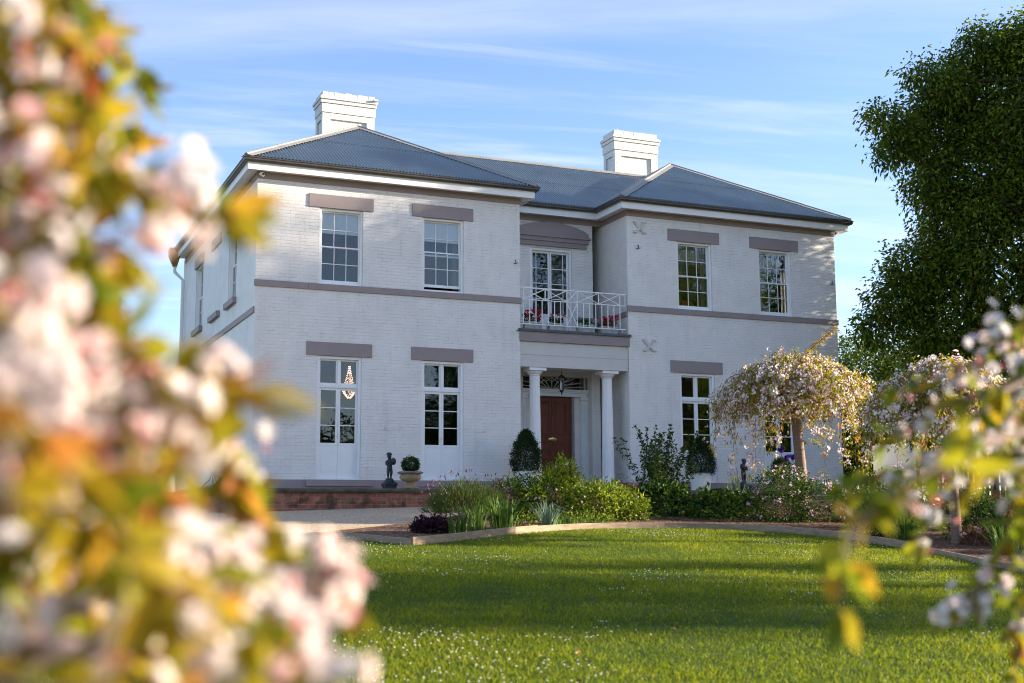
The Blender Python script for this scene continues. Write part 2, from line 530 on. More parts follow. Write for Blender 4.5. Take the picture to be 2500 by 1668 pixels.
class MB:
    """collects shapes and links them as ONE mesh"""

    def __init__(s):
        s.v, s.f = [], []

    def add(s, vs, fs):
        b = len(s.v)
        s.v += [tuple(map(float, x)) for x in vs]
        s.f += [tuple(b + i for i in f) for f in fs]
        return s

    def box(s, x0, x1, y0, y1, z0, z1, T=None):
        p = [(x, y, z) for z in (z0, z1) for y in (y0, y1) for x in (x0, x1)]
        if T:
            p = [T(*q) for q in p]
        return s.add(p, [(0, 2, 3, 1), (4, 5, 7, 6), (0, 1, 5, 4), (2, 6, 7, 3), (0, 4, 6, 2), (1, 3, 7, 5)])

    def tube(s, pts, r, n=8, cap=True):
        pts = [np.array(p, float) for p in pts]
        rs = r if hasattr(r, '__len__') else [r] * len(pts)
        b0 = len(s.v)
        prev = None
        for i, p in enumerate(pts):
            d = pts[min(i + 1, len(pts) - 1)] - pts[max(i - 1, 0)]
            d = d / (np.linalg.norm(d) + 1e-12)
            if prev is None:
                a = np.array([0, 0, 1.0]) if abs(d[2]) < 0.9 else np.array([1.0, 0, 0])
            else:
                a = prev
            e1 = a - d * (a @ d)
            e1 /= np.linalg.norm(e1) + 1e-12
            e2 = np.cross(d, e1)
            prev = e1
            for k in range(n):
                t = 2 * math.pi * k / n
                s.v.append(tuple(p + rs[i] * (math.cos(t) * e1 + math.sin(t) * e2)))
        for i in range(len(pts) - 1):
            for k in range(n):
                a, b = b0 + i * n + k, b0 + i * n + (k + 1) % n
                s.f.append((a, b, b + n, a + n))
        if cap:
            s.f.append(tuple(b0 + k for k in range(n))[::-1])
            e = b0 + (len(pts) - 1) * n
            s.f.append(tuple(e + k for k in range(n)))
        return s

    def lathe(s, prof, c=(0, 0, 0), n=24, flute=None):
        """prof: (radius, z) from the bottom up; flute(i, angle) scales a radius"""
        b0 = len(s.v)
        for i, (r, z) in enumerate(prof):
            for k in range(n):
                t = 2 * math.pi * k / n
                q = r * (flute(i, k) if flute else 1)
                s.v.append((c[0] + q * math.cos(t), c[1] + q * math.sin(t), c[2] + z))
        for i in range(len(prof) - 1):
            for k in range(n):
                a, b = b0 + i * n + k, b0 + i * n + (k + 1) % n
                s.f.append((a, b, b + n, a + n))
        s.f.append(tuple(b0 + k for k in range(n))[::-1])
        e = b0 + (len(prof) - 1) * n
        s.f.append(tuple(e + k for k in range(n)))
        return s

    def sweep(s, path, prof, closed=False):
        """closed profile [(outward, z)] swept along a plan path with mitred corners; outward = right of travel"""
        P = [np.array(p[:2], float) for p in path]
        n = len(P)
        b0, k = len(s.v), len(prof)
        for i in range(n):
            if closed:
                a, b = P[i] - P[i - 1], P[(i + 1) % n] - P[i]
            else:
                a = P[i] - P[i - 1] if i else P[1] - P[0]
                b = P[i + 1] - P[i] if i < n - 1 else a
            a, b = a / np.linalg.norm(a), b / np.linalg.norm(b)
            na, nb = np.array([a[1], -a[0]]), np.array([b[1], -b[0]])
            m = na + nb
            m = m / (m @ na)
            for o, z in prof:
                q = P[i] + m * o
                s.v.append((q[0], q[1], z))
        for i in range(n if closed else n - 1):
            for j in range(k):
                a, b = b0 + i * k + j, b0 + i * k + (j + 1) % k
                c, d = b0 + ((i + 1) % n) * k + j, b0 + ((i + 1) % n) * k + (j + 1) % k
                s.f.append((a, b, d, c))
        if not closed:
            s.f.append(tuple(b0 + j for j in range(k)))
            e = b0 + (n - 1) * k
            s.f.append(tuple(e + j for j in range(k))[::-1])
        return s

    def build(s, name, mat, parent=None, smooth=False, bevel=0.0, auto=None):
        me = bpy.data.meshes.new(name)
        me.from_pydata(s.v, [], s.f)
        bm = bmesh.new()
        bm.from_mesh(me)
        bmesh.ops.recalc_face_normals(bm, faces=bm.faces)
        bm.to_mesh(me)
        bm.free()
        if smooth:
            me.polygons.foreach_set('use_smooth', np.ones(len(me.polygons), bool))
            me.set_sharp_from_angle(angle=math.radians(auto or 40))
        o = link(name, me, mat, parent)
        if bevel:
            b = o.modifiers.new('bevel', 'BEVEL')
            b.width = bevel
            b.segments = 2
            b.limit_method = 'ANGLE'
        return o


def np_mesh(name, V, faces, tint, mat, parent=None, smooth=False):
    """V (n,3); faces = list of integer arrays (m,k); tint = list of per-face arrays"""
    me = bpy.data.meshes.new(name)
    V = np.asarray(V, np.float32)
    me.vertices.add(len(V))
    me.vertices.foreach_set('co', V.ravel())
    loops = np.concatenate([f.ravel() for f in faces]).astype(np.int32)
    sizes = np.concatenate([np.full(len(f), f.shape[1]) for f in faces]).astype(np.int32)
    me.loops.add(len(loops))
    me.loops.foreach_set('vertex_index', loops)
    me.polygons.add(len(sizes))
    me.polygons.foreach_set('loop_start', np.concatenate([[0], np.cumsum(sizes)[:-1]]).astype(np.int32))
    if smooth:
        me.polygons.foreach_set('use_smooth', np.ones(len(sizes), bool))
    at_ = me.attributes.new('tint', 'FLOAT', 'FACE')
    at_.data.foreach_set('value', np.concatenate(tint).astype(np.float32))
    me.update(calc_edges=True)
    return link(name, me, mat, parent)


def many(o):
    o['kind'] = 'stuff'
    return o


def unit(a):
    return a / (np.linalg.norm(a, axis=-1, keepdims=True) + 1e-9)


def rnd(n):
    return unit(rng.normal(size=(n, 3)))


def leaves(name, P, D, L, W, tint, mat, parent=None, fold=0.25, droop=0.15, up=None):
    """one folded leaf of two quads at every point P along direction D"""
    n = len(P)
    L = np.broadcast_to(np.asarray(L, float), (n,))[:, None]
    W = np.broadcast_to(np.asarray(W, float), (n,))[:, None]
    D = unit(D)
    N0 = rnd(n) if up is None else unit(up + 0.35 * rng.normal(size=(n, 3)))
    S = unit(np.cross(D, N0))
    N = np.cross(S, D)
    drop = np.array([0, 0, -1.0]) * L * droop
    base, tip = P, P + D * L + drop
    mid = P + D * L * 0.5 + drop * 0.25
    l_v = mid - S * W / 2 + N * W * fold - D * L * 0.05
    r_v = mid + S * W / 2 + N * W * fold - D * L * 0.05
    V = np.stack([base, l_v, tip, r_v, mid], 1).reshape(-1, 3)
    i = np.arange(n)[:, None] * 5
    F = np.concatenate([i + np.array([[0, 4, 2, 1]]), i + np.array([[0, 3, 2, 4]])])
    o = np_mesh(name, V, [F], [np.concatenate([tint, tint])], mat, parent)
    return many(o) if parent else o


def petals(name, P, N, R, tint, mat, parent=None, k=5, cup=0.3):
    """small flowers: k petals, each one quad, round every point P facing N"""
    n = len(P)
    N = unit(N)
    A = unit(np.cross(N, rnd(n)))
    B = np.cross(N, A)
    R = np.broadcast_to(np.asarray(R, float), (n,))[:, None]
    vs, fs, ts = [], [], []
    for j in range(k):
        t = 2 * math.pi * j / k
        d = A * math.cos(t) + B * math.sin(t)
        e = -A * math.sin(t) + B * math.cos(t)
        h = N * R * cup
        q = np.stack([P, P + R * (0.6 * d - 0.5 * e) + h * 0.7, P + R * d * 1.05 + h, P + R * (0.6 * d + 0.5 * e) + h * 0.7], 1)
        vs.append(q)
        ts.append(np.clip(tint + rng.normal(size=n) * 0.08, 0, 1))
    V = np.stack(vs, 1).reshape(-1, 3)
    F = np.arange(n * k * 4).reshape(-1, 4)
    o = np_mesh(name, V, [F], [np.stack(ts, 1).ravel()], mat, parent)
    return many(o) if parent else o


def blob_points(blobs, n, shell=(0.78, 1.04), z_min=None):
    """clump centres on and just under the skin of a union of ellipsoids; returns points and outward directions"""
    C = np.array([b[0] for b in blobs], float)
    R = np.array([b[1] for b in blobs], float)
    w = R[:, 0] * R[:, 1] + R[:, 0] * R[:, 2] + R[:, 1] * R[:, 2]
    P, D = [], []
    have = 0
    while have < n:
        k = rng.choice(len(C), size=n, p=w / w.sum())
        d = rnd(n)
        r = rng.uniform(*shell, size=(n, 1))
        p = C[k] + d * R[k] * r
        q = ((p[:, None] - C[None]) / R[None])
        ins = (np.linalg.norm(q, axis=2) < shell[0] * 0.93)
        ins[np.arange(n), k] = False
        ok = ~ins.any(1)
        if z_min is not None:
            ok &= p[:, 2] > z_min
        P.append(p[ok])
        D.append(unit(d[ok] / R[k][ok]))
        have += ok.sum()
    return np.concatenate(P)[:n], np.concatenate(D)[:n]


def clump_leaves(P, D, per, spread):
    n = len(P)
    pp = np.repeat(P, per, 0) + rng.normal(size=(n * per, 3)) * spread
    dd = np.repeat(D, per, 0) + rng.normal(size=(n * per, 3)) * 0.75
    return pp, dd


# ------------------------------------------------------------------ ground
def smooth01(t):
    t = np.clip(t, 0, 1)
    return t * t * (3 - 2 * t)


def gz(X, Y):
    X, Y = np.asarray(X, float), np.asarray(Y, float)
    return (-2.2 + 0.06 * (np.clip(Y, -60, 3) + 29.69) + 0.0286 * (np.clip(X, -8, 15) - 1.7) * smooth01((Y + 10) / 7))


def structure(o):
    o['kind'] = 'structure'
    return o


def sheet(name, xs, ys, mat, lift=0.0):
    X, Y = np.meshgrid(xs, ys)
    V = np.stack([X, Y, gz(X, Y) + lift], -1).reshape(-1, 3)
    w = len(xs)
    i = (np.arange(len(ys) - 1)[:, None] * w + np.arange(w - 1)[None]).ravel()
    F = np.stack([i, i + 1, i + w + 1, i + w], 1)
    return structure(np_mesh(name, V, [F], [np.zeros(len(F))], mat, None, True))


def resample(poly, n):
    p = np.array(poly, float)
    s = np.concatenate([[0], np.cumsum(np.linalg.norm(np.diff(p, axis=0), axis=1))])
    t = np.linspace(0, s[-1], n)
    return np.stack([np.interp(t, s, p[:, i]) for i in range(p.shape[1])], 1)


def chaikin(p, k=2):
    p = np.array(p, float)
    for _ in range(k):
        q = np.empty((2 * len(p) - 2, p.shape[1]))
        q[0::2] = p[:-1] * 0.75 + p[1:] * 0.25
        q[1::2] = p[:-1] * 0.25 + p[1:] * 0.75
        p = np.concatenate([p[:1], q, p[-1:]])
    return p


def ribbon(name, a, b, na, nb, mat, lift):
    A, B = resample(a, na), resample(b, na)
    t = np.linspace(0, 1, nb)[:, None, None]
    XY = (A[None] * (1 - t) + B[None] * t)
    V = np.concatenate([XY, (gz(XY[..., 0], XY[..., 1]) + lift)[..., None]], -1).reshape(-1, 3)
    i = (np.arange(nb - 1)[:, None] * na + np.arange(na - 1)[None]).ravel()
    F = np.stack([i, i + 1, i + na + 1, i + na], 1)
    return structure(np_mesh(name, V, [F], [np.zeros(len(F))], mat, None, True))


gx = np.concatenate([[-1500, -600, -250, -120, -70, -45], np.arange(-34, 44, 1.0), [50, 70, 120, 250, 600, 1500]])
gy = np.concatenate([[-1500, -600, -250, -130, -80, -60], np.arange(-48, 30, 1.0), [36, 50, 90, 200, 500, 1500]])
sheet('ground', gx, gy, MT['ground'], -0.012)

EDGE = chaikin([(-0.15, -12.24), (0.52, -11.76), (1.4, -10.98), (2.62, -9.95), (3.79, -9.22), (5.21, -9.0), (6.77, -9.45), (7.55, -10.39), (7.62, -11.51), (7.44, -12.98), (7.16, -14.33), (6.62, -15.95), (6.0, -17.6), (5.2, -20), (4.6, -23)], 2)
DRIVE = chaikin([(-16, -29), (-9, -20), (-5.71, -15.29), (-4.76, -14.1), (-3.09, -11.56), (-1.97, -10.26), (-0.55, -9.06), (1.11, -7.68), (3.0, -5.6), (5.5, -4.2), (9, -3.4), (14, -2.9), (19, -2.6)], 2)
ribbon('gravel_drive', DRIVE, [(-40, -26), (-20, -6), (-9, -1.83), (-1.5, -1.83), (19, -1.83)], 90, 24, MT['gravel'], 0.0)
BED_L = [(-0.15, -12.24), (-0.75, -10.6), (-0.45, -9.3), (1.11, -7.68)]
BED_B = BED_L[:-1] + [(1.11, -7.66), (3.0, -5.58), (5.5, -4.18), (9, -3.38), (14, -2.88), (19, -2.6)]
ribbon('garden_bed', EDGE, list(BED_B) + [(22, -8), (22, -23)], 90, 30, MT['mulch'], 0.03)


def inside_poly(x, y, poly):
    poly = np.asarray(poly)
    c = np.zeros(len(x), bool)
    j = len(poly) - 1
    for i in range(len(poly)):
        xi, yi, xj, yj = *poly[i], *poly[j]
        k = ((yi > y) != (yj > y)) & (x < (xj - xi) * (y - yi) / (yj - yi + 1e-12) + xi)
        c ^= k
        j = i
    return c


LAWN = np.concatenate([EDGE[::-1], np.array(BED_L)[1:], DRIVE[::-1][(DRIVE[::-1][:, 1] < -7.7)], [(-16, -40), (4.6, -40)]])


def lawn_points(n, d0=6.4, d1=24.0, pw=1.0):
    d = d0 + (d1 - d0) * rng.random(n) ** pw
    s = (rng.random(n) * 2 - 1) * (0.44 * d + 1.6)
    f2 = unit(FW * np.array([1, 1, 0]))
    r2 = RT0
    x = CAM[0] + f2[0] * d + r2[0] * s
    y = CAM[1] + f2[1] * d + r2[1] * s
    k = inside_poly(x, y, LAWN)
    return x[k], y[k]


def value_noise(x, y, cell, seed):
    r = np.random.default_rng(seed).random((256, 256))
    u, v = x / cell + 500, y / cell + 500
    i, j = np.floor(u).astype(int), np.floor(v).astype(int)
    a, b = smooth01(u - i), smooth01(v - j)
    g = lambda p, q: r[p % 256, q % 256]
    return (g(i, j) * (1 - a) + g(i + 1, j) * a) * (1 - b) + (g(i, j + 1) * (1 - a) + g(i + 1, j + 1) * a) * b


def make_grass():
    x, y = lawn_points(620000)
    n = len(x)
    nz = 0.6 * value_noise(x, y, 1.3, 1) + 0.4 * value_noise(x, y, 0.35, 2)
    z = gz(x, y) - 0.005
    P = np.stack([x, y, z], 1)
    h = (0.018 + 0.038 * rng.random(n) ** 1.6) * (0.6 + 0.8 * nz)
    tall = rng.random(n) < 0.004
    h[tall] *= 2.3
    a = rng.random(n) * 2 * math.pi
    lean = np.stack([np.cos(a), np.sin(a), np.zeros(n)], 1) * (h * (0.25 + 0.75 * rng.random(n)))[:, None]
    a2 = rng.random(n) * 2 * math.pi
    wd = np.stack([np.cos(a2), np.sin(a2), np.zeros(n)], 1) * (0.0022 + 0.0018 * rng.random(n))[:, None]
    up = np.array([0, 0, 1.0]) * h[:, None]
    mid = P + up * 0.6 + lean * 0.35
    tip = P + up * 0.95 + lean
    V = np.stack([P - wd, P + wd, mid - wd * 0.8, mid + wd * 0.8, tip], 1).reshape(-1, 3)
    i = np.arange(n)[:, None] * 5
    t = np.clip(0.15 + 0.5 * nz + 0.16 * rng.normal(size=n), 0, 0.86)
    dryk = rng.random(n) < 0.012
    t[dryk] = 1.0
    o = np_mesh('lawn_grass', V, [i + np.array([[0, 1, 3, 2]]), i + np.array([[2, 3, 4]])], [t, t], MT['grass'])
    o['kind'] = 'stuff'
    tag(o, 'short green lawn grass in front of the curved timber edging', 'grass')
    # white clover heads in loose drifts
    x, y = lawn_points(21000, pw=0.75)
    k = (value_noise(x, y, 1.5, 7) * 0.65 + value_noise(x, y, 0.4, 8) * 0.35 + 0.2 * rng.random(len(x))) > 0.77
    x, y = x[k], y[k]
    n = len(x)
    h = 0.035 + 0.03 * rng.random(n)
    c = np.stack([x, y, gz(x, y) + h], 1)
    r = (0.005 + 0.004 * rng.random(n))[:, None]
    d = np.array([(1, 0, 0), (0, 1, 0), (-1, 0, 0), (0, -1, 0), (0, 0, 0.9), (0, 0, -0.8)])
    V = (c[:, None] + d[None] * r[:, None]).reshape(-1, 3)
    i = np.arange(n)[:, None] * 6
    F = np.concatenate([i + np.array([q]) for q in [(0, 1, 4), (1, 2, 4), (2, 3, 4), (3, 0, 4), (1, 0, 5), (2, 1, 5), (3, 2, 5), (0, 3, 5)]])
    o = np_mesh('clover_flowers', V, [F], [rng.random(len(F))], MT['clover'])
    o['kind'] = 'stuff'
    tag(o, 'tiny white clover heads scattered through the lawn', 'clover flowers')
    # lawn sheet under the blades
    me = bpy.data.meshes.new('lawn')
    bm = bmesh.new()
    f = bm.faces.new([bm.verts.new((p[0], p[1], 0)) for p in LAWN[::-1]])
    bmesh.ops.triangulate(bm, faces=[f])
    for _ in range(5):
        lg = [e for e in bm.edges if e.calc_length() > 1.6]
        if lg:
            bmesh.ops.subdivide_edges(bm, edges=lg, cuts=1)
            bmesh.ops.triangulate(bm, faces=bm.faces)
    for v in bm.verts:
        v.co.z = float(gz(v.co.x, v.co.y)) + 0.004
    bmesh.ops.recalc_face_normals(bm, faces=bm.faces)
    bm.to_mesh(me)
    bm.free()
    structure(link('lawn', me, MT['lawn_soil']))
    # a few brown fallen leaves
    x, y = lawn_points(60)
    x, y = x[:26], y[:26]
    P = np.stack([x, y, gz(x, y) + 0.035], 1)
    for p in P:
        o = leaves('fallen_leaf', p[None], np.array([[rng.normal(), rng.normal(), 0.3]]), 0.07, 0.04, rng.random(1), MT['dry'], None, up=np.array([[0, 0, 1.0]]))
        tag(o, 'dry brown leaf lying on the lawn', 'fallen leaf', 'fallen leaves on the lawn')


# ------------------------------------------------------------------ the house
WL, XC, XD, XM = 6.92, 10.11, 17.03, 8.515
RU, RL, LD = 1.49, 1.13, 11.1            # upper and lower recess depth, side depth
ZF = 7.45
house = thing('house', 'large two-storey white painted brick house with blue-grey hipped metal roof', 'house', (0, 0, 0))


def wall_panel(T, u0, u1, z0, z1, holes, th=0.3, mat='wall'):
    """wall with rectangular openings and reveals. T maps (u, depth, z) to the world"""
    us = sorted({u0, u1, *[h[0] for h in holes], *[h[1] for h in holes]})
    zs = sorted({z0, z1, *[h[2] for h in holes], *[h[3] for h in holes]})
    hole = lambda a, b: any(h[0] < a < h[1] and h[2] < b < h[3] for h in holes)
    V, F, MI, idx = [], [], [], {}

    def vid(u, v, z):
        k = (round(u, 4), round(v, 4), round(z, 4))
        if k not in idx:
            idx[k] = len(V)
            V.append(T(u, v, z))
        return idx[k]

    def quad(p, m):
        F.append([vid(*q) for q in p])
        MI.append(m)
    solid = {}
    for i in range(len(us) - 1):
        for j in range(len(zs) - 1):
            solid[i, j] = not hole((us[i] + us[i + 1]) / 2, (zs[j] + zs[j + 1]) / 2)
    for (i, j), s in solid.items():
        if not s:
            continue
        a, b, c, d = us[i], us[i + 1], zs[j], zs[j + 1]
        quad([(a, 0, c), (b, 0, c), (b, 0, d), (a, 0, d)], 0)
        quad([(a, th, c), (a, th, d), (b, th, d), (b, th, c)], 1)
        if not solid.get((i - 1, j), False):
            quad([(a, 0, c), (a, 0, d), (a, th, d), (a, th, c)], 0)
        if not solid.get((i + 1, j), False):
            quad([(b, 0, c), (b, th, c), (b, th, d), (b, 0, d)], 0)
        if not solid.get((i, j - 1), False):
            quad([(a, 0, c), (a, th, c), (b, th, c), (b, 0, c)], 0)
        if not solid.get((i, j + 1), False):
            quad([(a, 0, d), (b, 0, d), (b, th, d), (a, th, d)], 0)
    me = bpy.data.meshes.new('wall')
    me.from_pydata([tuple(map(float, v)) for v in V], [], F)
    me.materials.append(MT[mat])
    me.materials.append(MT['inside'])
    me.polygons.foreach_set('material_index', MI)
    bm = bmesh.new()
    bm.from_mesh(me)
    bmesh.ops.recalc_face_normals(bm, faces=bm.faces)
    bm.to_mesh(me)
    bm.free()
    return link('wall', me, None, house)


FR = lambda Y=0.0: (lambda u, v, z: (u, Y + v, z))            # a wall facing the lawn
LS = lambda X=0.0: (lambda u, v, z: (X + v, u, z))            # a wall facing left
RS = lambda X=0.0: (lambda u, v, z: (X - v, u, z))            # a wall facing right

WIN_L = [(1.55, 2.66), (4.22, 5.34)]
WIN_R = [(11.67, 12.79), (14.35, 15.47)]
UZ, DZ = (4.96, 6.87), (0.19, 3.19)
mk = lambda w: [(a, b, *UZ) for a, b in w] + [(a, b, *DZ) for a, b in w]
wall_panel(FR(), 0, WL, -0.06, 7.62, mk(WIN_L))
wall_panel(FR(), XC, XD, -0.06, 7.62, mk(WIN_R))
SIDE = [(2.42, 3.55), (4.75, 5.95), (7.58, 8.85)]
wall_panel(LS(), 0.3, LD, -0.06, 7.62, [(a, b, 4.93, 6.85) for a, b in (SIDE[0], SIDE[2])] + [(SIDE[0][0], SIDE[0][1], 0.3, 3.0)])
wall_panel(RS(XD), 0.3, LD, -0.06, 7.62, [(1.2, 2.3, *UZ)])
wall_panel(FR(RU), WL + 0.3, XC - 0.3, 4.16, 7.62, [(7.87, 9.16, 4.2, 6.70)])
wall_panel(FR(RL), WL + 0.3, XC - 0.3, -0.06, 4.07, [(7.48, 9.55, 0.0, 3.32)])
wall_panel(RS(WL), 0.3, LD, -0.06, 7.62, [])
wall_panel(LS(XC), 0.3, LD, -0.06, 7.62, [])
wall_panel(FR(LD), 0.0, XD, -0.06, 7.62, [])
mb = MB()                                                     # rooms behind the windows; unseen partitions added to keep them dark
for x0, x1 in ((0.31, WL - 0.31), (XC + 0.31, XD - 0.31)):
    mb.box(x0, x1, 4.2, 4.35, -0.05, 7.6)
    mb.box(x0, x1, 0.31, 4.2, 3.7, 4.1)
    mb.box((x0 + x1) / 2 - 0.05, (x0 + x1) / 2 + 0.05, 0.31, 4.2, 0.0, 3.7)
mb.box(WL + 0.01, XC - 0.01, 5, 5.1, 0, 7.6)
mb.build('interior_wall', MT['inside'], house)
MB().box(0.31, WL - 0.31, 0.31, 4.19, -0.05, 0.16).build('interior_floor', MT['floor'], house)
MB().box(XC + 0.31, XD - 0.31, 0.31, 4.19, -0.05, 0.16).build('interior_floor', MT['floor'], house)

# blind side recess (a bricked-up window)
a, b = SIDE[1]
MB().box(-0.004, 0.001, a, b, 4.93, 6.85).build('blind_window', MT['wall'], house)

# plinth, string courses, frieze, soffit, fascia, gutter
PATH = [(0, LD), (0, 0), (WL, 0), (WL, RU), (XC, RU), (XC, 0), (XD, 0), (XD, LD)]
rect = lambda a, b, c, d: [(a, c), (b, c), (b, d), (a, d)]
mb = MB()
mb.sweep([(0, LD), (0, 0), (WL, 0), (WL, 0.5)], rect(-0.01, 0.03, -0.07, 0.19))
mb.sweep([(XC, RL), (XC, 0), (XD, 0), (XD, LD)], rect(-0.01, 0.03, -0.07, 0.19))
mb.sweep([(WL + 0.3, RL), (7.46, RL)], rect(-0.01, 0.03, -0.07, 0.19))
mb.sweep([(9.57, RL), (XC - 0.04, RL)], rect(-0.01, 0.03, -0.07, 0.19))
mb.build('plinth', MT['trim'], house, bevel=0.006)


def course(name, spans, z0, z1, T, o=0.035):
    m = MB()
    for i, (a, b) in enumerate(spans):
        e = o + (0.006 if i % 2 else 0)
        m.box(a + 0.0015, b - 0.0015, -e, 0.01, z0, z1, T)
    return m.build(name, MT['trim'], house, bevel=0.004)


course('string_course', [(-0.034, 1.29), (1.29, 2.92), (2.92, 3.97), (3.97, 5.60), (5.60, WL + 0.034)], 4.80, 4.955, FR())
course('string_course', [(XC - 0.034, 11.39), (11.39, 13.04), (13.04, 14.09), (14.09, 15.75), (15.75, XD + 0.034)], 4.80, 4.955, FR())
course('string_course', [(0.02, 4.6), (4.6, LD)], 4.155, 4.305, LS())
course('string_course', [(0.02, RU - 0.05)], 4.66, 4.80, LS(XC))
course('string_course', [(9.3, XC - 0.04)], 4.66, 4.80, FR(RU))
MB().sweep(PATH, rect(-0.01, 0.022, ZF, 7.615)).build('frieze', MT['trim'], house)
MB().sweep(PATH, rect(-0.02, 0.285, 7.617, 7.645)).build('soffit', MT['white'], house)
MB().sweep(PATH, [(0.28, 7.575), (0.305, 7.575), (0.305, 7.77), (0.28, 7.77)]).build('fascia', MT['white'], house, bevel=0.004)
gut = MB().sweep(PATH, [(0.307, 7.755), (0.375, 7.755), (0.405, 7.79), (0.405, 7.83), (0.42, 7.84), (0.42, 7.868), (0.307, 7.868)]).build('gutter', MT['gutter'], house)

# downpipe with rain head at the back left corner
mb = MB()
mb.tube([(-0.36, LD - 0.2, 7.30), (-0.36, LD - 0.2, 7.12), (-0.09, LD - 0.2, 6.86), (-0.09, LD - 0.2, 0.1)], 0.055, 10)
for z in (6.2, 4.6, 3.0, 1.4):
    mb.tube([(-0.09, LD - 0.2, z), (-0.09, LD - 0.2, z + 0.05)], 0.066, 10)
dp = mb.build('downpipe', MT['white'], house, smooth=True)
mb = MB()
mb.add([(-0.56, LD - 0.42, 7.86), (-0.2, LD - 0.42, 7.86), (-0.2, LD + 0.02, 7.86), (-0.56, LD + 0.02, 7.86), (-0.54, LD - 0.40, 7.62), (-0.22, LD - 0.40, 7.62), (-0.22, LD, 7.62), (-0.54, LD, 7.62), (-0.42, LD - 0.26, 7.28), (-0.30, LD - 0.26, 7.28), (-0.30, LD - 0.14, 7.28), (-0.42, LD - 0.14, 7.28)],
       [(0, 1, 2, 3), (0, 4, 5, 1), (1, 5, 6, 2), (2, 6, 7, 3), (3, 7, 4, 0), (4, 8, 9, 5), (5, 9, 10, 6), (6, 10, 11, 7), (7, 11, 8, 4), (8, 11, 10, 9)])
mb.build('rain_head', MT['ochre'], dp)

# roof slopes of corrugated sheet
TP, ZE, OV = 0.595, 7.885, 0.385
roof = bpy.data.objects.new('roof', None)


def slope(mbv, P0, ud, inw, poly, du=0.011, amp=0.020, laps=()):
    """corrugated sheet. P0: eave start, ud: unit along the eave, inw: unit inward, poly: convex (u, v) outline"""
    P0, ud, inw = np.array(P0, float), np.array([*ud, 0.0]), np.array([*inw, TP])
    nrm = unit(np.cross(ud, inw))
    if nrm[2] < 0:
        nrm = -nrm
    poly = np.array(poly, float)
    us = np.arange(poly[:, 0].min() + 0.002, poly[:, 0].max(), du)
    m = len(poly)
    rows = []
    for u in us:
        vs = []
        for i in range(m):
            a, b = poly[i], poly[(i + 1) % m]
            if (a[0] - u) * (b[0] - u) <= 0 and abs(a[0] - b[0]) > 1e-9:
                vs.append(a[1] + (b[1] - a[1]) * (u - a[0]) / (b[0] - a[0]))
        rows.append((min(vs), max(vs)))
    rows = np.array(rows)
    off = amp * np.cos(us * 2 * math.pi / 0.088)
    cuts = [0.0, *laps, 99.0]
    for k in range(len(cuts) - 1):
        lo = np.clip(rows[:, 0], cuts[k], cuts[k + 1])
        hi = np.clip(rows[:, 1], cuts[k], cuts[k + 1])
        lift = 0.007 * k
        base = len(mbv.v)
        A = P0 + us[:, None] * ud + lo[:, None] * inw + (off + lift)[:, None] * nrm
        B = P0 + us[:, None] * ud + hi[:, None] * inw + (off + lift)[:, None] * nrm
        mbv.v += [tuple(map(float, x)) for x in np.concatenate([A, B])]
        n = len(us)
        for i in range(n - 1):
            if hi[i] - lo[i] > 1e-4 or hi[i + 1] - lo[i + 1] > 1e-4:
                mbv.f.append((base + i, base + i + 1, base + n + i + 1, base + n + i))


HW = (WL + 2 * OV) / 2                      # half width of a wing's roof
HB = 13.0                                   # length of a wing's roof
ME = RU - OV                                # eave of the middle roof
rb = MB()
front = [(0, 0), (2 * HW, 0), (HW, HW)]
slope(rb, (-OV, -OV, ZE), (1, 0), (0, 1), front, laps=(1.95,))
slope(rb, (XC - OV, -OV, ZE), (1, 0), (0, 1), front, laps=(1.95,))
inner = [(0, 0), (ME + OV, 0), (ME + OV + HW, HW), (HW, HW)]
outer = [(0, 0), (LD + OV, 0), (LD + OV, HW), (HW, HW)]
slope(rb, (-OV, -OV, ZE), (0, 1), (1, 0), outer, du=0.0254)
slope(rb, (WL + OV, -OV, ZE), (0, 1), (-1, 0), inner, du=0.0254)
slope(rb, (XC - OV, -OV, ZE), (0, 1), (1, 0), inner)
slope(rb, (XD + OV, -OV, ZE), (0, 1), (-1, 0), outer, du=0.0254)
gap = XC - WL - 2 * OV
slope(rb, (WL + OV, ME, ZE), (1, 0), (0, 1), [(0, 0), (gap, 0), (gap + HW, HW), (-HW, HW)], laps=(1.9,))
YR, ZR = ME + HW, ZE + TP * HW
slope(rb, (0, 2 * YR - ME, ZE), (1, 0), (0, -1), [(0, 0), (XD, 0), (XD - HW, HW), (HW, HW)], du=0.1)
roof = rb.build('roof', MT['roof'], house)


